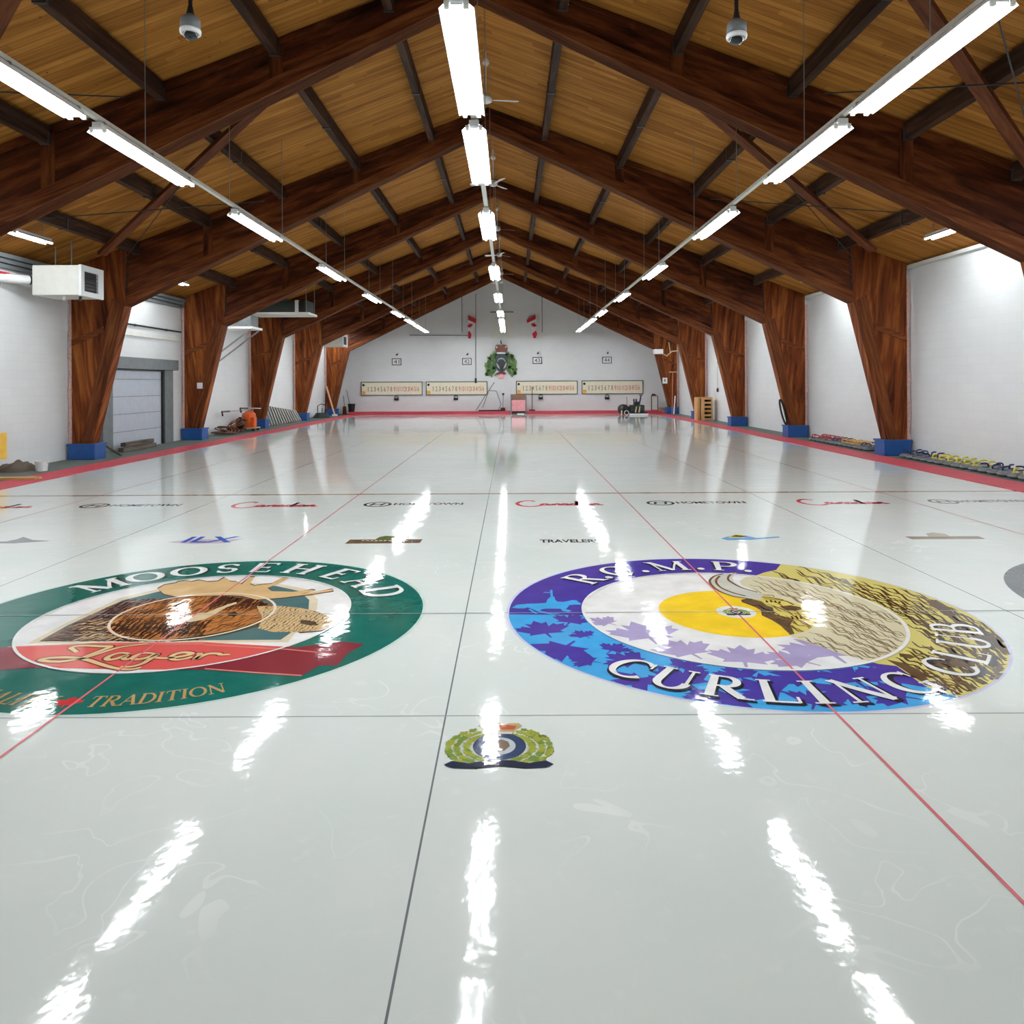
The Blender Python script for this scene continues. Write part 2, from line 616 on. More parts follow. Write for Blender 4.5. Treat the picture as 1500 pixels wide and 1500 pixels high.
# purlins, one per bay
PO = [1.41, 3.27, 5.13, 7.0, 8.75]
BAYS = [(5.9, FR_Y[0])] + [(FR_Y[i] + FR_T, FR_Y[i + 1]) for i in range(5)]
BAYN = ['in front of the nearest frame', 'between the nearest and second frames', 'between the second and third frames',
        'between the third and fourth frames', 'between the fourth and fifth frames', 'between the fifth and farthest frames']
proto = {}
for bi, (ya, yb) in enumerate(BAYS):
    for s in (-1, 1):
        for k, o in enumerate(PO):
            lab = '%s slope purlin %s from the ridge, %s' % ('left' if s < 0 else 'right', ORD[k], BAYN[bi])
            t = thing('purlin', lab, 'purlin', (CX + s * o, ya, deck_z(o) - 0.3), 'roof purlins')
            L = yb - ya - 0.05
            x, z = CX + s * o, deck_z(o)
            zt = z - .045
            MB().bar((x, ya + .045, zt - .14), (x, ya + L - .015, zt - .14), 0.14, 0.28, uv=True).build('beam', PURL, t)
            MB().box(x - .085, x + .085, ya + L * .5 - .03, ya + L * .5 + .03, zt - .295, zt - .05).build('joint_plate', DGREY, t)
            MB().box(x - .08, x + .08, ya + .045, ya + .10, zt - .29, zt - .10).build('hanger', DGREY, t)
            MB().box(x - .08, x + .08, ya + L - .08, ya + L - .015, zt - .29, zt - .10).build('hanger', DGREY, t)

# wind braces and crossed rods under the deck in the two nearest bays
for bi, (ya, yb) in enumerate(BAYS[:2]):
    for s in (-1, 1):
        side = 'left' if s < 0 else 'right'
        zf = lambda o: deck_z(o) - 0.42
        a = (CX + s * 9.0, FR_Y[bi] - (.4 if bi == 0 else 1.2), zf(9.0))
        b = (CX + s * (2.1 if bi == 0 else 3.0), ya + 0.12, zf(2.1 if bi == 0 else 3.0))
        o = MB().bar(a, b, 0.19, 0.09, uv=True).build('wind_brace', BRACE)
        tag(o, 'reddish diagonal brace under the %s roof slope %s' % (side, BAYN[bi]), 'brace', 'diagonal roof braces')
        for q, (o1, y1, o2, y2) in enumerate(((8.9, ya + 1.2, 5.3, yb - .9), (8.9, yb - .5, 5.6, ya + 2.0))):
            zr = lambda u: deck_z(u) - 0.53 - .03 * q
            r = MB().tube([(CX + s * o1, y1, zr(o1)), (CX + s * o2, y2, zr(o2))], 0.011, 6).build('tie_rod', BLACK)
            tag(r, '%s dark tie rod crossing under the %s slope %s' % ('flatter' if q == 0 else 'steeper', side, BAYN[bi]), 'rod', 'crossed tie rods')

# ------------------------------------------------------------------ lamps
ROWS = [(-4.87, 'left'), (-0.42, 'centre'), (3.945, 'right')]
STARTS = [1.0, 1.98, 2.94, 4.40, 6.42, 8.40, 10.40, 11.70, 12.70, 13.70]  # first lamp of each row is out of view, added for illumination and reflections
ZL = CAM_H + 3.0


def make_strip(L, mat):
    t = thing('strip_light', 'x', 'light', (0, 0, 0), 'strip lights hung in three rows')
    h = MB()
    h.box(-.055, .055, 0, L, .045, .115)
    h.box(-.05, .05, .03, L - .03, .03, .045)
    hs = h.build('housing', WHITE, t)
    for s in (-1, 1):
        w = MB()
        v = [(s * .055, .02, .075), (s * .14, .05, .012), (s * .146, .05, .012), (s * .055, .02, .082),
             (s * .055, L - .02, .075), (s * .14, L - .05, .012), (s * .146, L - .05, .012), (s * .055, L - .02, .082)]
        w.add(v, [(0, 1, 5, 4), (3, 7, 6, 2), (1, 2, 6, 5), (0, 3, 2, 1), (4, 5, 6, 7)])
        w.build('reflector', WHITE, t)
        tb = MB().tube([(s * .078, .05, .02), (s * .078, L - .05, .02)], 0.019, 8)
        tb.build('tube', mat, t)
        for y in (.02, L - .05):
            MB().box(s * .078 - .022, s * .078 + .022, y, y + .03, 0, .06).build('lamp_holder', OFFW, hs)
    for y in (0.06, L * .5, L - .1):
        MB().box(-.06, .06, y, y + .03, .105, .135).build('clip', STEEL, t)
    return t


base = make_strip(2.52, TUBE_M)
first = True
for rx, rn in ROWS:
    cab = thing('lighting_rail', 'long pale rail carrying the %s row of strip lights' % rn, 'rail', (rx, 2.5, ZL + .135), 'rails over the strip lights')
    MB().box(rx - .035, rx + .035, 2.5, 44.0, ZL + .14, ZL + .19).build('channel', OFFW, cab)
    for yy in [4.0 + 3.0 * k for k in range(14)]:
        if any(f - .3 < yy < f + FR_T + .3 for f in FR_Y):
            yy += 0.8
        MB().tube([(rx, yy, ZL + .19), (rx, yy, deck_z(rx - CX) - .02)], 0.006, 5).build('hanger_wire', STEEL, cab)
    for k, st in enumerate(STARTS):
        t = base if first else copy_tree(base)
        first = False
        t.location = (rx, st * 3.0, ZL)
        t['label'] = ('lit white strip light of the %s row, %s from the camera' % (rn, ORD[k - 1])) if k else 'unseen lit strip light added to the %s row above the camera' % rn

base = None
first = True
WX = {-1: at(52, 349, 15.2)[0], 1: at(1361, 342, 15.2)[0]}
for s in (-1, 1):
    for bi in range(6):
        yc = (sum(BAYS[bi]) / 2) if bi != 1 else 15.3
        if bi == 0:
            yc = 9.0
        if s < 0 and bi in (3, 5):
            yc = 26.4 if bi == 3 else 43.4
        if base is None:
            base = make_strip(1.25, WTUBE_M)
            for q in (.2, 1.05):
                MB().tube([(0, q, .115), (0, q, .40)], .008, 5).build('hanger_wire', STEEL, base)
            t = base
        else:
            t = copy_tree(base)
        t.location = (CX + s * (9.30 if s < 0 else 9.45), yc - .6, 4.86)
        t['group'] = 'short strip lights along the side walls'
        t['label'] = 'short lit strip light close to the %s block wall, %s' % ('left' if s < 0 else 'right', BAYN[bi])

# dome cameras over the two middle tees
for n, (px, py) in enumerate(((279, 38), (1079, 45))):
    x, y, z = at(px, py, 6.0)
    t = thing('dome_camera', 'grey dome camera on a dark rod over the %s' % ('moose head house' if n == 0 else 'bison house'), 'camera', (x, y, z - .1), 'dome cameras over the houses')
    MB().lathe([(.018, .16), (.03, .10), (.03, .085)], x, y, z, 12).build('rod_socket', BLACK, t)
    MB().tube([(x, y, z + .15), (x, y, deck_z(x - CX) - .01)], .017, 8).build('rod', BLACK, t)
    MB().lathe([(.03, .09), (.045, .075), (.068, .06), (.076, .045), (.078, -.03), (.074, -.032)], x, y, z, 24).build('housing', GREY, t, smooth=True)
    MB().lathe([(.079, -.03), (.083, -.04), (.080, -.062), (.060, -.066), (.058, -.04)], x, y, z, 24).build('rim', WHITE, t, smooth=True)
    MB().lathe([(.058, -.05), (.057, -.07), (.048, -.092), (.032, -.107), (.012, -.113)], x, y, z, 24).build('dome', DOME, t, smooth=True)

# ceiling fans under the ridge
FANY = [15.4, 21.9, 28.3, 34.0, 39.8, 45.7]
FROT = [0.15, 1.0, 0.35, 0.8, 0.3, 0.55]
for i, y in enumerate(FANY[:6]):
    if i == 5:
        y = 43.2
    x, z = CX + 0.05, CAM_H + 5.85
    t = thing('ceiling_fan', '%s white ceiling fan from the camera, under the ridge behind the centre lights' % ORD[i], 'fan', (x, y, z), 'ceiling fans along the ridge')
    MB().tube([(x, y, z + .1), (x, y, deck_z(.05) - .02)], .014, 8).build('down_rod', WHITE, t)
    MB().lathe([(.03, .86), (.07, .80), (.075, .75), (.03, .70)], x, y, z, 14).build('canopy', WHITE, t)
    MB().lathe([(.04, .12), (.10, .10), (.13, .03), (.12, -.04), (.06, -.07)], x, y, z, 18).build('motor', WHITE, t, smooth=True)
    for k in range(3):
        a = FROT[i] + k * 2 * math.pi / 3
        d, q = Vector((math.cos(a), math.sin(a), 0)), Vector((-math.sin(a), math.cos(a), 0.22))
        m = MB()
        o = Vector((x, y, z))
        pts = []
        for r, w in ((.12, .03), (.2, .05), (.45, .075), (.62, .085), (.68, .05)):
            pts.append((o + d * r - q * w, o + d * r + q * w))
        v = []
        for lo, hi in pts:
            for zz in (-.004, .004):
                v += [tuple(lo + Vector((0, 0, zz))), tuple(hi + Vector((0, 0, zz)))]
        fs = []
        for j in range(len(pts) - 1):
            A, B = j * 4, j * 4 + 4
            fs += [(A, B, B + 1, A + 1), (A + 2, A + 3, B + 3, B + 2), (A, A + 2, B + 2, B), (A + 1, B + 1, B + 3, A + 3)]
        fs += [(0, 1, 3, 2), (16, 18, 19, 17)]
        m.add(v, fs)
        m.build('blade', WHITE, t)

# ------------------------------------------------------------------ lettering
def arc(cx, cy, rx, ry, a0, a1, w0, w1, n=18):
    """stroke along an ellipse: w0 where the stroke runs level, w1 where it runs upright"""
    out = []
    for i in range(n + 1):
        a = math.radians(a0 + (a1 - a0) * i / n)
        out.append((cx + rx * math.cos(a), cy + ry * math.sin(a), w0 + (w1 - w0) * abs(math.cos(a)) ** 1.3))
    return out


def ln(x0, y0, x1, y1, w, w2=None):
    n = max(2, int(math.hypot(x1 - x0, y1 - y0) / 0.12))
    w2 = w if w2 is None else w2
    return [(x0 + (x1 - x0) * i / n, y0 + (y1 - y0) * i / n, w + (w2 - w) * i / n) for i in range(n + 1)]


TK, TN = 0.16, 0.065
sf = lambda x, y, h=0.13: ln(x - h, y, x + h, y, 0.05)
SERIF = {
    'M': (1.15, [ln(.16, 0, .2, 1, TN), ln(.16, .98, .56, .03, TK), ln(.56, .03, .96, .98, TN), ln(.94, 1, .98, 0, TK), sf(.16, .025), sf(.98, .025, .16), sf(.12, .975, .09), sf(1.0, .975, .1)]),
    'O': (0.95, [arc(.475, .5, .38, .46, 0, 360, TN, TK, 36)]),
    'S': (0.68, [arc(.34, .73, .21, .225, 20, 180, TN, .1), arc(.34, .73, .21, .225, 180, 270, TN, .14)[:-2] + ln(.30, .52, .40, .47, .15) + arc(.34, .27, .22, .225, 80, 0, TN, .14)[2:], arc(.34, .27, .22, .225, 0, -160, TN, .1), ln(.545, .74, .545, .92, .04), ln(.115, .28, .115, .08, .04)]),
    'E': (0.72, [ln(.2, 0, .2, 1, TK), ln(.1, .97, .64, .97, TN), ln(.2, .51, .5, .51, TN), ln(.1, .03, .66, .03, TN), ln(.63, .99, .63, .8, .05), ln(.65, .01, .65, .22, .05), ln(.5, .6, .5, .42, .04)]),
    'H': (0.95, [ln(.2, 0, .2, 1, TK), ln(.76, 0, .76, 1, TK), ln(.2, .51, .76, .51, TN), sf(.2, .025, .16), sf(.2, .975, .16), sf(.76, .025, .16), sf(.76, .975, .16)]),
    'A': (0.9, [ln(.12, 0, .45, 1, TN), ln(.45, .98, .78, 0, TK), ln(.26, .36, .64, .36, TN), sf(.12, .025), sf(.78, .025, .15)]),
    'D': (0.9, [ln(.2, 0, .2, 1, TK), ln(.08, .97, .42, .97, TN), ln(.08, .03, .42, .03, TN), arc(.4, .5, .4, .47, -90, 90, TN, TK, 24), sf(.16, .025, .1), sf(.16, .975, .1)]),
    'R': (0.88, [ln(.2, 0, .2, 1, TK), ln(.08, .97, .42, .97, TN), arc(.42, .74, .22, .23, -90, 90, TN, TK), ln(.2, .51, .44, .51, TN), ln(.40, .51, .72, .04, TK), sf(.2, .025, .15), sf(.80, .025, .11)]),
    'C': (0.85, [arc(.45, .5, .37, .46, 42, 318, TN, TK, 30), ln(.73, .95, .74, .68, .05)]),
    'P': (0.78, [ln(.2, 0, .2, 1, TK), ln(.08, .97, .42, .97, TN), arc(.42, .72, .25, .25, -90, 90, TN, TK), ln(.2, .47, .44, .47, TN), sf(.2, .025, .16)]),
    'U': (0.92, [ln(.2, 1, .2, .33, TK), arc(.46, .33, .26, .31, 180, 360, TN, TK), ln(.72, .33, .72, 1, TN), sf(.2, .975, .16), sf(.72, .975, .12)]),
    'L': (0.74, [ln(.2, 0, .2, 1, TK), ln(.08, .03, .66, .03, TN), ln(.66, .01, .67, .26, .05), sf(.2, .975, .15)]),
    'I': (0.42, [ln(.2, 0, .2, 1, TK), sf(.2, .025, .16), sf(.2, .975, .16)]),
    'N': (0.98, [ln(.18, 0, .18, .97, TN), ln(.14, .98, .80, .03, TK), ln(.80, 0, .80, 1, TN), sf(.18, .025), sf(.14, .975, .09), sf(.80, .975)]),
    'G': (0.92, [arc(.45, .5, .37, .46, 45, 330, TN, TK, 30), ln(.73, .95, .74, .68, .05), ln(.74, .4, .74, .08, .13), sf(.72, .40, .13)]),
    'B': (0.8, [ln(.2, 0, .2, 1, TK), ln(.08, .97, .4, .97, TN), arc(.4, .75, .2, .22, -90, 90, TN, TK), ln(.2, .53, .42, .53, TN), arc(.42, .28, .25, .25, -90, 90, TN, TK), ln(.08, .03, .42, .03, TN)]),
    'T': (0.8, [ln(.4, 0, .4, 1, TK), ln(.05, .97, .75, .97, TN), ln(.07, .98, .06, .76, .05), ln(.73, .98, .74, .76, .05), sf(.4, .025, .15)]),
    'Q': (0.95, [arc(.475, .5, .38, .46, 0, 360, TN, TK, 36), ln(.5, .25, .85, -.12, .1)]),
    'Y': (0.85, [ln(.12, 1, .42, .48, TK), ln(.74, 1, .42, .48, TN), ln(.42, .48, .42, 0, TK), sf(.42, .025, .15), sf(.12, .975), sf(.74, .975, .1)]),
    '.': (0.34, [arc(.17, .12, .055, .055, 0, 360, .12, .12, 14)]),
}


def strip(m, pts, z, fn=None):
    """stroke (x, y, width) -> flat ribbon of quads"""
    n = len(pts)
    z = hair(z)
    v = []
    for i in range(n):
        a, b = pts[max(i - 1, 0)], pts[min(i + 1, n - 1)]
        dx, dy = b[0] - a[0], b[1] - a[1]
        L = math.hypot(dx, dy) or 1e-6
        nx, ny = -dy / L, dx / L
        w = pts[i][2] / 2
        for sg in (1, -1):
            q = (pts[i][0] + nx * w * sg, pts[i][1] + ny * w * sg)
            if fn:
                q = fn(*q)
            v.append((q[0], q[1], z))
    fs = []
    for i in range(n - 1):
        q = (2 * i + 1, 2 * i + 3, 2 * i + 2, 2 * i)
        A, B, D = v[q[0]], v[q[1]], v[q[3]]
        up = (B[0] - A[0]) * (D[1] - A[1]) - (B[1] - A[1]) * (D[0] - A[0])
        fs.append(q if up > 0 else q[::-1])
    m.add(v, fs)


def ring_text(chars, ctr, r_mid, H, inward, z, squeeze=1.0, dr=0.0, da=0.0, grow=0.0):
    """chars: list of (letter, angle in degrees); upright glyphs bent round a house"""
    m = MB()
    for ch, ang in chars:
        w, strokes = SERIF[ch]

        def fn(x, y, ang=ang, w=w):
            u, v = (x - w / 2) * H * squeeze, (y - 0.5) * H
            if inward:
                r = r_mid - v
                a = math.radians(ang) + (u / r_mid)
            else:
                r = r_mid + v
                a = math.radians(ang) - (u / r_mid)
            return ctr[0] + (r + dr) * math.cos(a + da), ctr[1] + (r + dr) * math.sin(a + da)
        for st in strokes:
            strip(m, [(p[0], p[1], p[2] + grow) for p in st], z, fn)
    return m


def layout(word, a0, a1):
    w = [SERIF[ch][0] for ch in word]
    pos, t = [], 0.0
    for i, q in enumerate(w):
        pos.append(t + q / 2)
        t += q
    return [(ch, a0 + (a1 - a0) * (p - pos[0]) / (pos[-1] - pos[0])) for ch, p in zip(word, pos)]


def sans(txt, height, width=None, bold=0.0):
    """sans lettering as flat triangles centred on the origin: (verts, faces)"""
    cu = bpy.data.curves.new('lettering', 'FONT')
    cu.body = txt
    cu.size = 1.0
    cu.resolution_u = 3
    cu.offset = bold
    o = bpy.data.objects.new('lettering', cu)
    COL.objects.link(o)
    bpy.context.view_layer.update()
    dg = bpy.context.evaluated_depsgraph_get()
    me = bpy.data.meshes.new_from_object(o.evaluated_get(dg))
    v = [(p.co.x, p.co.y) for p in me.vertices]
    f = [tuple(p.vertices) for p in me.polygons]
    bpy.data.objects.remove(o)
    bpy.data.curves.remove(cu)
    bpy.data.meshes.remove(me)
    x0, x1 = min(p[0] for p in v), max(p[0] for p in v)
    y0, y1 = min(p[1] for p in v), max(p[1] for p in v)
    sy = height / (y1 - y0)
    sx = sy if width is None else width / (x1 - x0)
    return [((p[0] - (x0 + x1) / 2) * sx, (p[1] - (y0 + y1) / 2) * sy) for p in v], f


# ------------------------------------------------------------------ paint frozen into the ice
def gp(*xy):
    return [G(x, y) for x, y in xy]


def crop(ox, oy, k, *xy):
    return [G(ox + x / k, oy + y / k) for x, y in xy]


def ring(m, ctr, r0, r1, z, a0=0.0, a1=360.0, n=96):
    v, f = [], []
    for i in range(n + 1):
        a = math.radians(a0 + (a1 - a0) * i / n)
        for r in (r0, r1):
            v.append((ctr[0] + r * math.cos(a), ctr[1] + r * math.sin(a), z))
    for i in range(n):
        f.append((2 * i, 2 * i + 1, 2 * i + 3, 2 * i + 2))
    return m.add(v, f)


def disc(m, ctr, r, z, n=72, ry=None):
    ry = r if ry is None else ry
    return m.poly([(ctr[0] + r * math.cos(2 * math.pi * i / n), ctr[1] + ry * math.sin(2 * math.pi * i / n)) for i in range(n)], z)


def clip_r(pts, ctr, r, n=8):
    """densify an outline and pull points back inside radius r"""
    out = []
    for i, p in enumerate(pts):
        q = pts[(i + 1) % len(pts)]
        for k in range(n):
            t = k / n
            x, y = p[0] + (q[0] - p[0]) * t - ctr[0], p[1] + (q[1] - p[1]) * t - ctr[1]
            d = math.hypot(x, y)
            if d > r:
                x, y = x * r / d, y * r / d
            out.append((ctr[0] + x, ctr[1] + y))
    res = [out[0]]
    for p in out[1:]:
        if math.hypot(p[0] - res[-1][0], p[1] - res[-1][1]) > 1e-4:
            res.append(p)
    return res


LEAF = [(0, 1.0), (.16, .70), (.34, .80), (.27, .40), (.50, .62), (.55, .48), (.82, .52), (.72, .34), (.86, .24), (.45, -.08), (.52, -.24), (.05, -.18),
        (.03, -.55), (-.03, -.55), (-.05, -.18), (-.52, -.24), (-.45, -.08), (-.86, .24), (-.72, .34), (-.82, .52), (-.55, .48), (-.50, .62), (-.27, .40), (-.34, .80), (-.16, .70)]


def leaf(ctr, s, rot):
    a, b = math.cos(rot), math.sin(rot)
    return [(ctr[0] + s * (x * a - y * b), ctr[1] + s * (x * b + y * a)) for x, y in LEAF]


def radial_paint(name, ctr, stops, fur=None, fur_scale=7.0, rot=0.0, dist=4.0, thin=(0.70, 0.80), detail=2.0):
    """paint whose pigment changes at the printed ring edges, with optional drawn fur strokes"""
    M = Mat(name)
    g = ice_finish(M)
    dv = M.n('ShaderNodeVectorMath', operation='DISTANCE')
    fl = M.n('ShaderNodeVectorMath', operation='MULTIPLY')
    M.l(g.outputs['Position'], fl.inputs[0])
    fl.inputs[1].default_value = (1, 1, 0)
    M.l(fl.outputs[0], dv.inputs[0])
    dv.inputs[1].default_value = (ctr[0], ctr[1], 0)
    d = M.math('DIVIDE', dv.outputs['Value'], 2.0)
    x = M.n('ShaderNodeValToRGB')
    x.color_ramp.interpolation = 'CONSTANT'
    el = x.color_ramp.elements
    while len(el) < len(stops):
        el.new(.5)
    for e, (r, q) in zip(el, stops):
        e.position = r / 2.0
        e.color = q
    M.l(d, x.inputs[0])
    colr = x.outputs[0]
    no = M.n('ShaderNodeTexNoise', i_Scale=3.0, i_Detail=3.0)
    M.l(g.outputs['Position'], no.inputs['Vector'])
    colr = M.mix(M.ramp(no.outputs['Fac'], [(.35, (0, 0, 0, 1)), (.7, (.3, .3, .3, 1))]), colr, M.mix(.5, colr, (.9, .8, .5, 1)) if fur else colr)
    if fur:
        mp = M.n('ShaderNodeMapping')
        mp.inputs['Rotation'].default_value = (0, 0, rot)
        M.l(g.outputs['Position'], mp.inputs['Vector'])
        w = M.n('ShaderNodeTexWave', i_Scale=fur_scale, i_Distortion=dist, i_Detail=detail)
        w.inputs['Detail Scale'].default_value = 1.6
        M.l(mp.outputs[0], w.inputs['Vector'])
        n2 = M.n('ShaderNodeTexNoise', i_Scale=6.0, i_Detail=2.0)
        M.l(g.outputs['Position'], n2.inputs['Vector'])
        br = M.ramp(n2.outputs['Fac'], [(.36, (0, 0, 0, 1)), (.44, (1, 1, 1, 1))])
        line = M.math('MULTIPLY', M.ramp(w.outputs['Fac'], [(thin[0], (0, 0, 0, 1)), (thin[1], (1, 1, 1, 1))]), br)
        y = M.n('ShaderNodeValToRGB')
        y.color_ramp.interpolation = 'CONSTANT'
        el = y.color_ramp.elements
        while len(el) < len(fur):
            el.new(.5)
        for e, (r, q) in zip(el, fur):
            e.position = r / 2.0
            e.color = q
        M.l(d, y.inputs[0])
        colr = M.mix(line, colr, y.outputs[0])
    M.l(colr, M.b.inputs['Base Color'])
    return M.m


Zs = lambda k: 0.0004 * (k + 1)
lined = paint(c(150, 158, 158))
P_RED = paint(c(206, 112, 118))
P_DIV = paint(c(112, 118, 120))
P_HOG = paint(c(160, 136, 106))
P_WHITE = paint(c(224, 226, 224))

for k, x in enumerate(SHEETS):
    w = 0.0075
    MB().poly([(x - w, 0.5), (x + w, 0.5), (x + w, 45), (x - w, 45)], Zs(9)).build('centre_line', P_RED, floor)['label'] = 'thin red centre line'
for x in [(SHEETS[i] + SHEETS[i + 1]) / 2 for i in range(3)]:
    w = 0.0045
    MB().poly([(x - w, Y0), (x + w, Y0), (x + w, 45.2), (x - w, 45.2)], Zs(0)).build('sheet_divider', P_DIV, floor)['label'] = 'thin dark dividing line'
for nm, y, w, mt, zz in (('tee_line', TEE, .006, lined, 8), ('back_line', TEE - 1.85, .006, lined, 0), ('hog_line', 12.53, .05, P_HOG, 0),
                         ('tee_line', TEE + 34.75, .02, lined, 0), ('back_line', TEE + 36.6, .02, lined, 0), ('hog_line', 34.2, .05, lined, 0)):
    MB().poly([(IX0, y - w), (IX1, y - w), (IX1, y + w), (IX0, y + w)], Zs(zz)).build(nm, mt, floor)

# ---- far houses and the grey house at the right edge
FARC = [c(88, 84, 132), c(110, 98, 90), c(132, 120, 112), c(104, 92, 116)]
for k, x in enumerate(SHEETS):
    h = ring(MB(), (x, TEE + 34.75), 1.22, 1.83, Zs(1)).build('house_ring', paint(FARC[k]), floor)
    h['label'] = 'far painted house ring'
    disc(MB(), (x, TEE + 34.75), .61, Zs(1)).build('house_button', paint(FARC[3 - k]), h)
h = ring(MB(), (SHEETS[3], TEE), 1.22, 1.83, Zs(1)).build('house_ring', paint(c(96, 102, 104)), floor)
h['label'] = 'plain dark grey house ring'
disc(MB(), (SHEETS[3], TEE), .61, Zs(1)).build('house_button', paint(c(96, 102, 104)), h)

# ---- left house: green ring, moose head
ML = (SHEETS[1], TEE)
GRN = paint(c(22, 98, 88))
h = ring(MB(), ML, 1.22, 1.83, Zs(1)).build('house_ring', GRN, floor)
h['label'] = 'green house ring with a moose head picture'
disc(MB(), ML, 1.22, Zs(1)).build('house_field', P_WHITE, h)
ring(MB(), ML, 1.205, 1.225, Zs(14)).build('ring_outline', P_WHITE, h)
ring(MB(), ML, 1.815, 1.84, Zs(2)).build('ring_outline', paint(c(190, 214, 206)), h)
top = [('M', 144), ('O', 129.5), ('O', 115), ('S', 101.5), ('E', 88.5), ('H', 73), ('E', 56), ('A', 40.5), ('D', 25)]
ring_text(top, ML, 1.535, .36, False, Zs(3), 1.0, dr=-.014, da=-.012, grow=.07).build('letter_shadow', paint(c(20, 48, 46)), h)
ring_text(top, ML, 1.54, .36, False, Zs(4), 1.0, grow=.025).build('lettering', P_WHITE, h)
bot = layout('TRADITION', 274, 297)
P_GOLD = paint(c(176, 142, 92))
ring_text(bot, ML, 1.645, .15, True, Zs(4), 0.72).build('lettering', P_GOLD, h)
qu = layout('QUALITY', 244.5, 264)
ring_text(qu, ML, 1.645, .15, True, Zs(4), 0.72).build('lettering', P_GOLD, h)
mlf = leaf((ML[0] + 1.67 * math.cos(math.radians(268.5)), ML[1] + 1.67 * math.sin(math.radians(268.5))), .10, 0.0)
MB().poly(mlf, Zs(4)).build('painted_leaf', paint(c(190, 52, 58)), h)

cream_b = gp((40, 943), (98, 912), (176, 876), (250, 858.5), (330, 852.5), (408, 855), (448, 863), (466, 878), (464, 893), (435, 925), (422, 941))
MB().poly(clip_r(cream_b, ML, 1.2), Zs(2)).build('picture_border', paint(c(212, 200, 172)), h)
teal = gp((57, 940), (100, 916), (180, 879.5), (250, 862.5), (330, 856), (404, 858.5), (438, 866), (453, 879), (452, 893), (425, 928), (411, 937.5))
MB().poly(teal, Zs(3)).build('picture_panel', paint(c(74, 108, 110)), h)
furL = radial_paint('painted_moose_neck', ML, [(0, c(138, 100, 66)), (.63, c(128, 106, 96))])
neck = gp((60, 939.5), (100, 918), (150, 893), (190, 878), (230, 877), (265, 880), (300, 905), (300, 938), (240, 940))
MB().poly(neck, Zs(4)).build('moose_neck', furL, h)
furH = radial_paint('painted_moose_head', ML, [(0, c(166, 108, 58))])
head = gp((156, 926), (165, 905), (190, 890), (230, 880), (270, 875.5), (330, 873), (375, 878), (398, 886), (404, 894), (396, 903), (372, 914), (332, 925), (285, 933), (240, 938.5), (190, 937), (160, 932))
MB().poly(head, Zs(5)).build('moose_head', furH, h)
shadow = gp((195, 937), (240, 938.5), (300, 931), (350, 921), (395, 904), (380, 918), (330, 931), (280, 938.5))
MB().poly(shadow, Zs(6)).build('moose_chin', paint(c(70, 72, 62)), h)


def inside(p, poly):
    r = False
    for i in range(len(poly)):
        a, b = poly[i], poly[i - 1]
        if (a[1] > p[1]) != (b[1] > p[1]) and p[0] < (b[0] - a[0]) * (p[1] - a[1]) / (b[1] - a[1]) + a[0]:
            r = not r
    return r


def fur(region, x0, x1, dx, y0, y1, dy, direc, length, width, wave, z, rnd, keep=0.9, rmin=0.0, rmax=9.0, ctr=(0, 0)):
    # drawn hair strokes following a direction over a painted patch
    m = MB()
    y = y0
    while y < y1:
        x = x0 + rnd.uniform(0, dx)
        while x < x1:
            if rnd.random() < keep:
                u, v = direc(x, y)
                L = math.hypot(u, v)
                u, v = u / L, v / L
                n = 22
                amp, lam, ph = wave[0] * rnd.uniform(.6, 1.3), wave[1] * rnd.uniform(.8, 1.2), rnd.uniform(0, 6.3)
                ln_ = length * rnd.uniform(.6, 1.3)
                pts = []
                for k in range(n):
                    t = ln_ * k / (n - 1)
                    w = amp * math.sin(ph + 2 * math.pi * t / lam)
                    q = G(x + u * t - v * w * .5, y + v * t + u * w)
                    d = math.hypot(q[0] - ctr[0], q[1] - ctr[1])
                    if not (inside(q, region) and rmin <= d <= rmax):
                        break
                    pts.append((q[0], q[1], width * (0.35 + 0.65 * math.sin(math.pi * (k + .5) / n))))
                if len(pts) > 7:
                    strip(m, pts, z)
            x += dx
        y += dy
    return m


RF = random.Random(5)
fur(neck, 60, 300, 9, 880, 940, 3.2, lambda x, y: (1.0, -.22 + (y - 910) * .012), 34, .022, (1.0, 30), Zs(5), RF).build('moose_fur', paint(c(62, 46, 44)), h)
fur(neck, 100, 240, 12, 915, 940, 3.0, lambda x, y: (1.0, -.28), 30, .016, (.8, 30), Zs(5), RF).build('moose_fur', paint(c(196, 166, 120)), h)
fur(head, 160, 400, 9, 875, 938, 3.6, lambda x, y: (1.0, -.42 + (x - 280) * .002), 24, .014, (1.0, 22), Zs(6), RF, .55).build('moose_fur', paint(c(104, 62, 34)), h)
fur(head, 300, 400, 7, 873, 896, 2.4, lambda x, y: (1.0, -.75), 26, .02, (.8, 22), Zs(6), RF, .8).build('moose_fur', paint(c(66, 40, 30)), h)
fur(head, 160, 300, 8, 918, 938, 2.2, lambda x, y: (1.0, -.95), 16, .018, (.8, 22), Zs(6), RF, .8).build('moose_fur', paint(c(58, 42, 32)), h)
P_BEI = radial_paint('painted_muzzle', ML, [(0, c(198, 168, 122))], [(0, c(110, 88, 62))], 9, .2, 7, (.80, .9), 3)
muz = gp((376, 888.5), (410, 888), (440, 891), (464, 896), (482, 904), (489, 912), (484, 919), (468, 923), (440, 926), (400, 926.5), (378, 921), (384, 905))
MB().poly(muz, Zs(6)).build('moose_muzzle', P_BEI, h)
MB().poly(gp((440, 908), (462, 911), (465, 916), (455, 917), (440, 914)), Zs(7)).poly(gp((436, 926.5), (470, 924), (486, 919), (470, 925.5), (440, 928)), Zs(7)).build('moose_nostril', paint(c(84, 70, 58)), h)
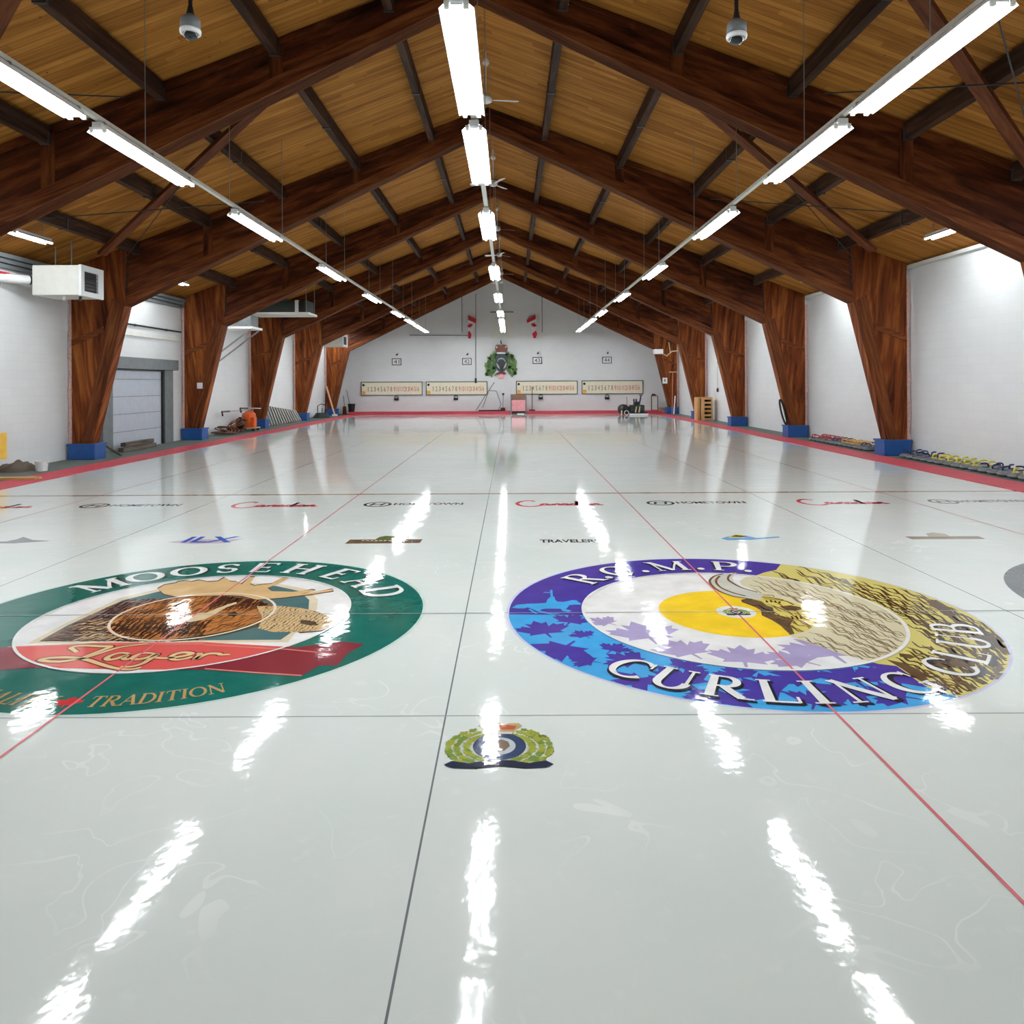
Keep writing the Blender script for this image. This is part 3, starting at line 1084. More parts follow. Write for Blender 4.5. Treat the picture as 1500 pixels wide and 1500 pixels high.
antl = [(231, 863), (241, 857.5), (258, 854.5), (262, 852.5), (271, 851.5), (282, 852.5), (292, 850.5), (305, 853), (320, 852), (329, 846.5), (337, 852), (346, 852.5), (354, 856.5), (366, 845.5), (373, 846),
        (366, 856), (372, 858.5), (398, 855.5), (414, 847), (424, 846.5), (416, 851.5), (392, 862), (398, 866.5), (430, 867.5), (456, 864.3), (462, 865.5), (440, 871), (486, 863.5), (488, 866), (452, 871.5), (410, 876.5), (376, 879),
        (355, 873.5), (335, 872.5), (292, 873.5), (258, 874.5), (240, 870.5)]
grown = [(x + (0.8 if x > 360 else -1.0) , y + (-1.2 if y < 866 else 1.0)) for x, y in antl]
MB().poly(gp(*grown), Zs(7)).build('antler_outline', paint(c(92, 72, 58)), h)
MB().poly(gp(*antl), Zs(8)).build('moose_antler', paint(c(204, 172, 122)), h)
ear = gp((255, 911), (270, 905), (290, 899), (303, 898), (315, 893), (335, 885.5), (346, 882.5), (347, 884.5), (330, 891), (314, 901), (300, 908), (280, 911.5))
MB().poly(ear, Zs(8)).build('moose_ear', paint(c(206, 186, 148)), h)
MB().poly(gp((333, 899), (345, 897), (350, 900), (342, 903.5), (334, 902)), Zs(8)).build('moose_eye', paint(c(44, 30, 24)), h)
redm = radial_paint('painted_band', ML, [(0, c(204, 86, 82)), (1.2, c(122, 44, 54))])
MB().poly(gp((-40, 953), (15, 947.5), (150, 942), (300, 941), (395, 946.5), (435, 948.5), (498, 940), (534, 943.5), (510, 957), (494, 975), (468, 975), (440, 991.5), (300, 981.5), (200, 981), (60, 978.5), (-40, 984)), Zs(4)).build('red_band', redm, h)
m = MB()
for st in ([(300, 945), (420, 951.5), (492, 958.5)], [(300, 980), (372, 985.5), (442, 990)], [(12, 948), (150, 944), (300, 943.5)]):
    strip(m, [(*G(x, y), .016) for x, y in st], Zs(5))
m.build('band_edging', paint(c(206, 128, 118)), h)
# script word on the band
K = (100, 830, 4.6875)
script = [
    [(60, 590), (30, 570), (20, 560), (60, 548), (130, 545), (230, 550), (290, 552), (250, 570), (130, 615), (100, 630), (30, 645)],
    [(545, 532), (430, 545), (340, 560), (240, 590), (110, 630), (20, 645), (-60, 655), (-150, 652), (-190, 642), (-130, 630), (-30, 626), (60, 630), (130, 642), (200, 665), (280, 690), (350, 705), (430, 708), (500, 695)],
    [(420, 600), (360, 595), (300, 610), (265, 630), (280, 642), (330, 635), (400, 612), (380, 632), (400, 640), (450, 625)],
    [(590, 600), (530, 595), (470, 610), (445, 630), (470, 640), (540, 628), (610, 603), (550, 645), (500, 672), (430, 690), (360, 690)],
    [(600, 628), (660, 632), (730, 626), (800, 615), (850, 600), (800, 592), (740, 602), (705, 625), (730, 642), (790, 638), (850, 622)],
    [(880, 605), (910, 600), (870, 640), (920, 615), (970, 600), (1030, 600), (1050, 608), (1110, 606)]]


def dense(st, n=5):
    out = []
    for i in range(len(st) - 1):
        p0, p1, p2, p3 = st[max(i - 1, 0)], st[i], st[i + 1], st[min(i + 2, len(st) - 1)]
        for k in range(n):
            t = k / n
            out.append(tuple(0.5 * (2 * p1[j] + (p2[j] - p0[j]) * t + (2 * p0[j] - 5 * p1[j] + 4 * p2[j] - p3[j]) * t * t + (3 * p1[j] - p0[j] - 3 * p2[j] + p3[j]) * t ** 3) for j in (0, 1)))
    out.append(st[-1])
    return out


for nm, w, zz, mt in (('script_outline', .062, 6, paint(c(120, 50, 46))), ('script_lettering', .036, 7, paint(c(214, 184, 136)))):
    m = MB()
    for st in script:
        q = dense(crop(*K, *st))
        strip(m, [(p[0], p[1], w * (0.75 + 0.35 * math.sin(math.pi * i / len(q)))) for i, p in enumerate(q)], Zs(zz))
    m.build(nm, mt, h)
ring(MB(), ML, .60, .622, Zs(10)).build('ring_outline', paint(c(222, 208, 190)), h)

# ---- right house: violet and blue ring, leaves, bison head
MR = (SHEETS[2], TEE)
VIO = c(70, 58, 146)
h = ring(MB(), MR, 1.22, 1.83, Zs(1)).build('house_ring', paint(VIO), floor)
h['label'] = 'violet and blue house ring with a bison head picture'
disc(MB(), MR, 1.22, Zs(1)).build('house_field', P_WHITE, h)
ring(MB(), MR, 1.21, 1.235, Zs(13)).build('ring_outline', P_WHITE, h)
ring(MB(), MR, 1.822, 1.845, Zs(2)).build('ring_outline', paint(c(196, 200, 226)), h)
SKY = paint(c(66, 158, 214))
sky_top = gp((745, 906), (752, 903.5), (765, 904), (790, 901), (812, 902), (824, 897), (836, 899.5), (850, 905))
pol = []
for i in range(49):
    a = math.radians(181 + (311 - 181) * i / 48)
    pol.append((MR[0] + 1.825 * math.cos(a), MR[1] + 1.825 * math.sin(a)))
for i in range(49):
    a = math.radians(311 - (311 - 183) * i / 48)
    pol.append((MR[0] + 1.235 * math.cos(a), MR[1] + 1.235 * math.sin(a)))
MB().poly(pol, Zs(2)).build('ring_patch', SKY, h)
V = paint(VIO)
lv = [(196, 1.62, .26, .3), (189, 1.36, .20, -.4), (203, 1.38, .13, .5), (209, 1.64, .30, 2.6), (217, 1.38, .15, -.6), (219, 1.66, .15, 1.2), (226, 1.46, .21, .8), (233, 1.70, .20, 2.0), (239, 1.34, .17, -.9), (242, 1.58, .29, .4),
      (251, 1.70, .24, 2.4), (254, 1.36, .18, .2), (261, 1.54, .27, 1.0), (268, 1.70, .20, -.5), (270, 1.36, .25, .6), (277, 1.56, .24, 2.2), (283, 1.40, .27, .1), (286, 1.68, .22, 1.1), (293, 1.50, .29, -.4), (299, 1.36, .22, .9), (302, 1.64, .18, 2.8), (247, 1.78, .12, .3)]
for a, r, s, ro in lv:
    q = (MR[0] + r * math.cos(math.radians(a)), MR[1] + r * math.sin(math.radians(a)))
    pl = []
    for x, y in leaf(q, s, ro):
        d = math.hypot(x - MR[0], y - MR[1])
        f = min(max(d, 1.24), 1.82) / d
        pl.append((MR[0] + (x - MR[0]) * f, MR[1] + (y - MR[1]) * f))
    MB().poly(pl, Zs(3)).build('painted_leaf', V, h)
LAV = paint(c(164, 154, 192))
for a, r, s, ro in ((193, 1.10, .17, .8), (214, .98, .33, .2), (236, 1.06, .27, .4), (256, 1.06, .28, -.2), (276, 1.06, .24, .8), (292, .98, .36, .1), (307, 1.06, .28, .3)):
    q = (MR[0] + r * math.cos(math.radians(a)), MR[1] + r * math.sin(math.radians(a)))
    pl = []
    for x, y in leaf(q, s, ro):
        d = math.hypot(x - MR[0], y - MR[1])
        f = min(max(d, .62), 1.205) / d
        pl.append((MR[0] + (x - MR[0]) * f, MR[1] + (y - MR[1]) * f))
    MB().poly(pl, Zs(2)).build('painted_leaf', LAV, h)
# horse and rider
K5 = (740, 810, 9.375)
rider = crop(*K5, (90, 755), (130, 735), (160, 715), (300, 702), (400, 700), (560, 690), (580, 640), (610, 615), (640, 590), (675, 605), (690, 650), (720, 672), (800, 675), (860, 665), (920, 650), (980, 655), (1010, 680), (1045, 695), (1030, 715), (960, 712), (880, 720),
             (850, 760), (830, 775), (915, 795), (870, 815), (790, 800), (760, 770), (560, 768), (500, 775), (480, 800), (560, 815), (640, 835), (760, 835), (640, 850), (540, 830), (430, 800), (390, 780), (310, 750), (260, 765), (180, 765))
MB().poly(rider, Zs(4)).build('horse_rider', SKY, h)
m = MB()
for st in ([(632, 510), (640, 600)], [(525, 545), (640, 548)], [(330, 775), (430, 835)], [(800, 790), (900, 800)]):
    strip(m, [(*q, .02) for q in crop(*K5, *st)], Zs(4))
m.build('rider_lance', SKY, h)

disc(MB(), MR, .61, Zs(3)).build('house_button', paint(c(236, 200, 48)), h)
disc(MB(), (MR[0], MR[1]), .155, Zs(4)).build('button_disc', P_WHITE, h)

bison = gp((1143, 827.5), (1137, 835), (1119, 839), (1106, 844), (1092, 846), (1083, 852), (1087, 858), (1100, 863), (1116, 870), (1110, 878), (1086, 879.5), (1085, 882), (1106, 890), (1114, 894), (1116, 902), (1132, 909), (1143, 916), (1156, 929), (1161, 934),
           (1180, 940), (1207, 949), (1228, 957), (1249, 963), (1287, 973), (1313, 976), (1329, 987), (1345, 999), (1367, 1011), (1388, 1016), (1409, 1022))
a_end = math.atan2(bison[-1][1] - MR[1], bison[-1][0] - MR[0])
a_sta = math.atan2(bison[0][1] - MR[1], bison[0][0] - MR[0])
bison = [p for p in bison]
for i in range(41):
    a = a_end + (a_sta - a_end) * i / 40
    bison.append((MR[0] + 1.825 * math.cos(a), MR[1] + 1.825 * math.sin(a)))
YB, YP = c(200, 190, 112), c(206, 200, 168)
bm = radial_paint('painted_bison', MR, [(0, c(208, 192, 100)), (.60, YP), (1.22, YB)])
MB().poly(bison, Zs(5)).build('bison_head', bm, h)
RF = random.Random(11)
bdir = lambda x, y: (1.0, .42 + .5 * max(0.0, (x - 1330) / 120.0) * (1 if y > 930 else .4))
for lo, hi, col_, wd, ky in ((0, .60, c(112, 88, 52), .015, .9), (.61, 1.205, c(132, 116, 92), .014, .85), (1.24, 1.815, c(78, 60, 36), .022, .95)):
    fur(bison, 1085, 1480, 33, 826, 1024, 3.3, bdir, 58, wd, (1.7, 27), Zs(6), RF, ky, lo, hi, MR).build('bison_fur', paint(col_), h)
DKB = paint(c(92, 72, 52))
C3, C4, C5 = (1020, 820, 6.25), (1240, 840, 6.0), (1100, 800, 3.75)
m = MB()
m.poly(crop(*C3, (410, 370), (480, 355), (600, 385), (640, 420), (700, 440), (720, 500), (830, 530), (890, 545), (860, 600), (900, 680), (860, 690), (770, 605), (700, 560), (600, 512), (590, 465), (540, 437), (415, 390)), Zs(6))
m.poly(crop(*C4, (700, 240), (790, 235), (900, 300), (1000, 420), (1150, 560), (1240, 640), (1200, 650), (1080, 540), (940, 420), (830, 330), (740, 290)), Zs(6))
m.poly(crop(*C4, (1190, 640), (1250, 650), (1230, 740), (1290, 800), (1420, 800), (1290, 830), (1190, 790)), Zs(6))
m.poly(crop(*C4, (1280, 880), (1380, 880), (1330, 935), (1250, 930)), Zs(6))
m.poly(crop(*C4, (460, 705), (560, 715), (605, 740), (560, 755), (470, 735)), Zs(6))
m.poly(crop(*C4, (740, 780), (860, 720), (1120, 770), (1130, 810), (900, 830), (780, 830)), Zs(6))
m.poly(crop(*C4, (350, 760), (500, 790), (640, 850), (760, 980), (900, 1080), (1010, 1090), (960, 1095), (760, 1010), (600, 920), (470, 830)), Zs(6))
m.poly(crop(*C4, (1150, 520), (1280, 540), (1400, 640), (1440, 720), (1380, 700), (1260, 620)), Zs(6))
m.poly(crop(*C3, (760, 430), (860, 420), (950, 435), (985, 455), (900, 470), (820, 462)), Zs(6))
m.build('bison_shading', DKB, h)
m = MB()
for st in ([(620, 360), (680, 362), (760, 372), (830, 385), (890, 415)], [(640, 375), (650, 395)], [(680, 372), (690, 392)], [(720, 378), (728, 396)], [(760, 384), (764, 400)], [(700, 425), (760, 445), (820, 470)],
           [(870, 520), (890, 545)], [(910, 515), (930, 545)], [(950, 520), (965, 545)], [(600, 345), (700, 352), (800, 372)]):
    strip(m, [(*q, .016) for q in dense(crop(*C3, *st), 3)], Zs(7))
m.build('bison_brow_line', paint(c(60, 42, 28)), h)
horn = crop(*C3, (372, 116), (250, 132), (172, 150), (125, 190), (138, 232), (205, 288), (330, 335), (470, 358), (590, 368), (615, 315), (480, 282), (400, 242), (345, 205), (330, 168))
MB().poly(horn, Zs(7)).build('bison_horn', paint(c(196, 196, 184)), h)
m = MB()
for st in ([(250, 132), (172, 150), (125, 190), (138, 232), (205, 288), (330, 335), (470, 358)], [(372, 116), (310, 140), (290, 180), (330, 215), (420, 260), (560, 300)], [(215, 150), (180, 195), (215, 250), (320, 300), (450, 335)]):
    strip(m, [(*q, .022) for q in dense(crop(*C3, *st), 4)], Zs(8))
m.build('horn_outline', paint(c(112, 84, 56)), h)

r1 = [('R', 137), ('.', 129), ('C', 120.5), ('.', 110.5), ('M', 98.5), ('.', 87), ('P', 77.5), ('.', 68.5)]
r2 = [('C', 229), ('U', 239.7), ('R', 251), ('L', 261.7), ('I', 270), ('N', 280.6), ('G', 293.8)]
r3 = [('C', 311), ('L', 321.5), ('U', 333), ('B', 344)]
INKS = paint(c(34, 40, 52))
ring_text(r1, MR, 1.52, .36, False, Zs(9), 0.95, dr=-.016, da=.012, grow=.03).build('letter_shadow', INKS, h)
ring_text(r1, MR, 1.53, .36, False, Zs(10), 0.95).build('lettering', P_WHITE, h)
for rr in (r2, r3):
    ring_text(rr, MR, 1.57, .33, True, Zs(9), 1.0, dr=.02, da=.008, grow=.03).build('letter_shadow', INKS, h)
    ring_text(rr, MR, 1.56, .33, True, Zs(10), 1.0).build('lettering', P_WHITE, h)


# ---- crest: leaf wreath, blue band, crown, ribbon
def ice_crest(ctr, s, parent, z0):
    X = lambda x, y: (ctr[0] + s * x, ctr[1] + s * y)
    rr = random.Random(3)
    wr = MB()
    wg = MB()
    for k in range(46):
        a = math.radians(-62 + (304) * k / 45)
        if 60 < math.degrees(a) < 120:
            continue
        for r in (.78, 1.02, 1.22):
            aa = a + rr.uniform(-.06, .06)
            q = X(r * math.cos(aa), r * .84 * math.sin(aa) - .05)
            (wr if rr.random() < .6 else wg).poly(leaf(q, s * rr.uniform(.13, .19), aa - math.pi / 2 + rr.uniform(-.6, .6)), z0 + rr.random() * .0004)
    w = wr.build('crest_wreath', paint(c(150, 158, 66)), parent)
    wg.build('crest_wreath', paint(c(112, 134, 62)), parent)
    b = MB()
    ell = lambda rx, ry, n=48, y=0: [X(rx * math.cos(2 * math.pi * i / n), y + ry * math.sin(2 * math.pi * i / n)) for i in range(n)]
    b.poly(ell(.66, .68), z0 + .0008)
    b.build('crest_band', paint(c(48, 66, 96)), parent)
    MB().poly(ell(.40, .44), z0 + .0012).build('crest_centre', paint(c(186, 196, 200)), parent)
    MB().poly([X(*p) for p in ((-.28, -.1), (-.3, .16), (-.16, .3), (.06, .32), (.22, .2), (.26, -.02), (.12, -.26), (-.1, -.3))], z0 + .0016).build('crest_bison', paint(c(112, 98, 84)), parent)
    MB().poly([X(*p) for p in ((-.34, .62), (.34, .62), (.42, .92), (.58, 1.06), (.5, 1.22), (.24, 1.22), (.06, 1.08), (.08, 1.26), (-.08, 1.26), (-.06, 1.08), (-.24, 1.22), (-.5, 1.22), (-.58, 1.06), (-.42, .92))], z0 + .0016).build('crest_crown', paint(c(176, 158, 110)), parent)
    MB().poly([X(*p) for p in ((-.36, .86), (.36, .86), (.44, 1.06), (.2, 1.12), (-.2, 1.12), (-.44, 1.06))], z0 + .002).build('crown_cap', paint(c(176, 82, 56)), parent)
    MB().poly([X(*p) for p in ((-.3, .62), (.3, .62), (.33, .74), (-.33, .74))], z0 + .002).build('crown_rim', paint(c(206, 206, 200)), parent)
    MB().poly([X(*p) for p in ((-1.3, -.92), (-1.12, -.74), (-.7, -.86), (-.3, -.72), (.3, -.72), (.7, -.86), (1.12, -.74), (1.3, -.92), (1.1, -1.06), (.6, -1.1), (0, -.98), (-.6, -1.1), (-1.1, -1.06))], z0 + .0024).build('crest_ribbon', paint(c(38, 46, 66)), parent)


cr = disc(MB(), (-.066, 3.80), .02, Zs(1)).build('ice_crest', P_WHITE, floor)
cr['label'] = 'crest with crown and leaf wreath painted under the ice'
ice_crest((-.066, 3.80), .205, cr, Zs(2))
bc = disc(MB(), MR, .02, Zs(5)).build('button_crest', P_WHITE, floor)
bc['label'] = 'tiny crest on the yellow button'
ice_crest((MR[0] + .0, MR[1] - .005), .078, bc, Zs(6))


# ---- advertisements between the houses and the hog line
def flat_text(txt, x0, x1, y, hgt, z):
    v, f = sans(txt, hgt, x1 - x0, 0.028)
    m = MB()
    m.add([(p[0] + (x0 + x1) / 2, p[1] + y, z) for p in v], f)
    return m


P_ADR, P_ADK = paint(c(200, 66, 76)), paint(c(52, 54, 58))
for k, sx in enumerate(SHEETS):
    # red script word
    x0, y0 = sx - 1.73, 11.40
    m = MB()
    sc = [[(.30, .28), (.22, .36), (.10, .30), (.02, .10), (.08, -.12), (.24, -.20), (.40, -.08)],
          [(.50, .02), (.44, .06), (.39, -.02), (.43, -.09), (.50, .0), (.50, -.09), (.55, -.06)], [(.57, .05), (.57, -.09), (.60, .0), (.65, .06), (.67, -.09), (.70, -.06)],
          [(.80, .02), (.74, .06), (.71, -.02), (.75, -.09), (.80, .0), (.80, -.09), (.83, -.06)], [(.92, .02), (.87, .06), (.84, -.02), (.88, -.09), (.93, .0), (.95, .28), (.93, -.09), (.97, -.07)],
          [(.99, .05), (.99, -.08), (1.02, -.06)], [(1.12, .02), (1.07, .06), (1.03, -.02), (1.07, -.09), (1.12, .0), (1.12, -.09), (1.15, -.06)], [(1.17, .05), (1.17, -.09), (1.20, .0), (1.24, .06), (1.26, -.09), (1.32, -.04)]]
    for st in sc:
        strip(m, [(x0 + p[0], y0 + p[1], .062) for p in dense(st, 4)], Zs(1))
    m.build('ad_lettering', P_ADR, floor)['label'] = 'red script advertisement in the ice'
    # ringed logo and word
    a = ring(MB(), (sx + .49, 11.47), .17, .215, Zs(1), n=40).build('ad_logo', P_ADK, floor)
    a['label'] = 'dark ringed logo with a word beside it'
    m = MB()
    for st in ([(-.10, -.1), (-.06, .1)], [(.06, -.1), (.10, .1)], [(-.09, 0), (.09, 0)]):
        strip(m, [(sx + .49 + p[0], 11.47 + p[1], .04) for p in st], Zs(1))
    m.build('logo_letter', P_ADK, a)
    flat_text('HOMETOWN', sx + .74, sx + 1.80, 11.50, .20, Zs(1)).build('ad_lettering', P_ADK, a)

# second row of advertisements
x0, y0 = G(0, 793)
g1 = MB()
g1.poly(gp((-40, 796), (10, 793), (25, 790), (34, 786.5), (48, 791), (74, 792.5), (20, 796)), Zs(1))
g1.build('ad_logo', paint(c(132, 136, 140)), floor)['label'] = 'grey mountain shaped logo in the ice'
a = MB().poly(gp((246, 794.5), (270, 791), (300, 790), (330, 791), (358, 789), (330, 795.5), (280, 797)), Zs(1)).build('ad_logo', paint(c(186, 176, 190)), floor)
a['label'] = 'blue lettered advertisement in the ice'
flat_text('ILX', G(272, 791)[0], G(345, 791)[0], G(300, 790.5)[1], .34, Zs(2)).build('ad_lettering', paint(c(46, 92, 178)), a)
a = MB().poly(gp((505, 796.5), (513, 790.5), (619, 790), (615, 795.5)), Zs(1)).build('ad_panel', paint(c(104, 84, 66)), floor)
a['label'] = 'dark sign shaped advertisement with a green tree crown on top'
MB().poly(gp((549, 790.6), (556, 786.5), (565, 785), (578, 786), (583, 790.4)), Zs(1)).build('ad_tree', paint(c(86, 106, 58)), a)
m = MB()
for i in range(11):
    x = 530 + i * 6.4
    strip(m, [(*G(x, 792), .03), (*G(x + 4, 792), .03)], Zs(2))
m.build('ad_rule', paint(c(206, 196, 150)), a)
a = flat_text('TRAVELERS', G(791, 793)[0], G(879, 793)[0], G(835, 792.5)[1], .17, Zs(1)).build('ad_lettering', P_ADK, floor)
a['label'] = 'dark word advertisement in the ice'
a = MB().poly(gp((1056, 789), (1066, 786), (1092, 784.5), (1108, 788), (1140, 786), (1143, 787.5), (1100, 791), (1066, 791.5)), Zs(1)).build('ad_logo', paint(c(110, 160, 206)), floor)
a['label'] = 'small blue and yellow logo in the ice'
MB().poly(gp((1066, 788), (1076, 783), (1090, 783.5), (1084, 786), (1092, 788)), Zs(2)).build('ad_detail', paint(c(206, 200, 90)), a)
MB().poly(gp((1070, 786), (1078, 784), (1096, 785.5), (1086, 787)), Zs(3)).build('ad_detail', paint(c(58, 76, 66)), a)
a = MB().poly(gp((1325, 786), (1433, 785.5), (1444, 789.5), (1336, 790)), Zs(1)).build('ad_panel', paint(c(140, 128, 112)), floor)
a['label'] = 'brownish sign shaped advertisement with a pale crown'
MB().poly(gp((1360, 785.6), (1356, 781.5), (1366, 780), (1384, 782), (1392, 785.5)), Zs(1)).build('ad_tree', paint(c(172, 166, 146)), a)

# ------------------------------------------------------------------ left wall: overhead door, heater, pipe, shelves
XL, XR = CX - WO, CX + WO
d1 = struct(MB().box(XL + .002, XL + .03, 20.6, 23.62, .004, 2.28).build('door_1', DOOR))
for k in range(4):
    MB().box(XL + .03, XL + .036, 20.6, 23.62, .52 + .5 * k, .535 + .5 * k).build('panel_joint', GREY, d1)
MB().box(XL + .002, XL + .09, 20.6, 23.7, 2.28, 2.33).build('dark_reveal', BLACK, d1)  # black strips drawn for the dark reveal round the door
MB().box(XL + .002, XL + .09, 23.62, 23.70, .004, 2.28).build('dark_reveal', BLACK, d1)
MB().box(XL + .002, XL + .12, 23.70, 24.28, .004, 2.33).build('jamb', GREY, d1)
MB().box(XL + .002, XL + .12, 20.1, 20.6, .004, 2.33).build('jamb', GREY, d1)
MB().box(XL + .002, XL + .18, 20.0, 24.55, 2.33, 2.66).build('header', GREY, d1)

pp = thing('wall_pipe', 'thin black pipe running along the left block wall above the grey door', 'pipe', (XL, 19.2, 3.6))
MB().tube([(XL + .06, 19.1, 3.62), (XL + .06, 25.0, 3.62)], .026, 8).build('pipe', BLACK, pp)
for y in (20.2, 22, 24):
    MB().box(XL, XL + .05, y, y + .05, 3.58, 3.66).build('pipe_clip', STEEL, pp)
led = MB().box(XL + .001, XL + .06, 19.1, 25.0, 3.30, 3.42).build('wall_ledge', OFFW)
tag(led, 'pale ledge strip on the left wall under the thin black pipe', 'ledge')


def heater(label, x0, x1, y0, y1, z0, z1, group):
    t = thing('unit_heater', label, 'heater', ((x0 + x1) / 2, (y0 + y1) / 2, z0), group)
    MB().box(x0, x1 - .06, y0, y1, z0, z1).build('cabinet', OFFW, t, bevel=.02)
    f = MB()
    a, b = y0 + .12, y1 - .22
    c0, c1 = z0 + .10, z1 - .12
    f.box(x1 - .06, x1, y0 - .01, a, z0 - .01, z1 + .01).box(x1 - .06, x1, b, y1 + .01, z0 - .01, z1 + .01)
    f.box(x1 - .06, x1, a, b, z0 - .01, c0).box(x1 - .06, x1, a, b, c1, z1 + .01)
    f.build('front_frame', WHITE, t)
    g = MB().box(x1 - .058, x1 - .045, a, b, c0, c1).build('grille', BLACK, t)
    n = 6
    for k in range(n):
        z = c0 + (c1 - c0) * (k + .5) / n
        MB().bar((x1 - .03, a, z), (x1 - .03, b, z), .035, .008, up=(.5, 0, 1)).build('slat', DGREY, g)
    xm = (x0 + x1) / 2
    for xx in (x0 + .25, x0 + .62):
        MB().tube([(xx, (y0 + y1) / 2, z1), (xx, (y0 + y1) / 2, deck_z(xx - CX) - .01)], .014, 6).build('hanger_rod', STEEL, t)
    MB().box(x0 + .15, x0 + .72, (y0 + y1) / 2 - .02, (y0 + y1) / 2 + .02, z1, z1 + .05).build('hanger_frame', STEEL, t)
    return t


hx = heater('large white unit heater hung by the left wall in front of a timber post', -10.62, -9.52, 16.6, 17.5, 3.86, 4.53, 'unit heaters')
fl = MB().tube([(-10.64, 16.85, 4.22), (-10.85, 16.5, 4.20), (-11.04, 15.9, 4.18)], .10, 14).build('flue', WHITE, hx)
MB().tube([(-10.72, 16.71, 4.214), (-10.74, 16.68, 4.212)], .104, 14).build('flue_collar', BLACK, fl)
MB().box(-11.0, -10.9, 16.02, 16.3, 4.26, 4.31).build('flue_tag', H_RED, fl)
MB().box(XL + .001, XL + .14, 15.8, 16.05, 4.02, 4.08).build('flue_bracket', STEEL, fl)
MB().lathe([(.03, 0), (.03, -.09), (.02, -.10)], -10.0, 16.75, 3.86, 10).build('drain', WHITE, hx)
MB().lathe([(.03, 0), (.03, -.09), (.02, -.10)], -9.72, 16.9, 3.86, 10).build('valve', BLACK, hx)
heater('distant white unit heater by the left wall before the end wall', -10.3, -9.08, 40.6, 41.7, 3.92, 4.58, 'unit heaters')

t = thing('air_handler', 'dark green air handling unit on a pale hanging platform, upper left', 'air unit', (-8.7, 29.2, 4.5))
x0, _, z0 = at(340, 461, 29.0)
x1 = at(456, 461, 29.0)[0]
MB().box(-10.0, x1, 28.6, 29.9, z0 - .03, z0 + .05).build('platform', OFFW, t)
MB().box(-9.9, x1 - .55, 28.75, 29.8, z0 + .05, z0 + .50).build('cabinet', GREEN_D, t, bevel=.02)
MB().box(x1 - .55, x1 - .42, 28.7, 29.82, z0 + .05, z0 + .52).build('flange', OFFW, t)
MB().box(x1 - .42, x1 - .20, 28.75, 29.8, z0 + .05, z0 + .50).build('coil', BLACK, t)
MB().box(x1 - .20, x1 - .12, 28.7, 29.82, z0 + .05, z0 + .52).build('flange', GREEN_D, t)
for xx in (-9.7, x1 - .1):
    for yy in (28.64, 29.86):
        MB().tube([(xx, yy, z0 + .02), (xx, yy, deck_z(xx - CX) - .01)], .012, 6).build('hanger_rod', STEEL, t)
t = thing('wall_shelf', 'white bracketed wall shelf carrying a grey duct below the dark green unit', 'shelf', (-10.3, 28.0, 3.85))
x1, _, z0 = at(378, 481, 28.0)
MB().box(XL + .001, x1, 27.4, 28.5, z0 - .05, z0 + .03).build('shelf_board', WHITE, t)
for yy in (27.5, 28.4):
    MB().bar((x1 - .1, yy, z0 - .06), (XL + .03, yy, z0 - 1.2), .05, .05).build('brace', STEEL, t)
MB().box(x1 - .58, x1 - .12, 27.6, 28.4, z0 + .03, z0 + .47).build('duct', GREY, t, bevel=.01)

# switch box on the second left post, signs and pipes on far right post
x, y, z = at(293, 565, FR_Y[2] - .05)
o = MB().box(x - .085, x + .085, FR_Y[2] - .10, FR_Y[2] - .031, z - .10, z + .10).build('switch_box', WHITE, bevel=.01)
tag(o, 'small white switch box on the timber post beyond the grey door', 'switch box')

# ------------------------------------------------------------------ left walkway
gx, gy = G(61, 690)
t = thing('bucket', 'small white plastic bucket on the walkway before the first left post', 'bucket', (gx, gy, .004))
MB().lathe([(.11, 0), (.13, .20), (.137, .20), (.137, .215), (.122, .215), (.104, .02)], gx, gy, .004, 20).build('body', WHITE, t, smooth=False)
MB().tube([(gx + .137 * math.cos(a), gy, .20 - .10 * math.sin(a) * .9) for a in [math.pi * k / 10 for k in range(11)]], .004, 5).build('handle', STEEL, t)


def heap(name, x0, x1, y0, y1, z0, h, mat, rnd, nx=16, ny=12, folds=5.0):
    v, f = [], []
    ph = [rnd.uniform(0, 6) for _ in range(4)]
    for j in range(ny + 1):
        for i in range(nx + 1):
            u, w = i / nx, j / ny
            e = (math.sin(math.pi * u) * math.sin(math.pi * w)) ** .45 if 0 < i < nx and 0 < j < ny else 0
            r = .7 + .3 * math.sin(folds * u * 3 + ph[0] + 2 * math.sin(folds * w + ph[1])) * math.cos(folds * w * 2 + ph[2])
            v.append((x0 + (x1 - x0) * u, y0 + (y1 - y0) * w, z0 + h * e * r))
    for j in range(ny):
        for i in range(nx):
            a = j * (nx + 1) + i
            f.append((a, a + 1, a + nx + 2, a + nx + 1))
    m = MB().add(v, f)
    n = len(v)
    per = [i for i in range(nx + 1)] + [j * (nx + 1) + nx for j in range(1, ny + 1)] + [ny * (nx + 1) + i for i in range(nx - 1, -1, -1)] + [j * (nx + 1) for j in range(ny - 1, 0, -1)]
    m.add([(x0, y0, z0), (x1, y0, z0), (x1, y1, z0), (x0, y1, z0)], [(3, 2, 1, 0)])
    return m.build(name, mat, smooth=True)


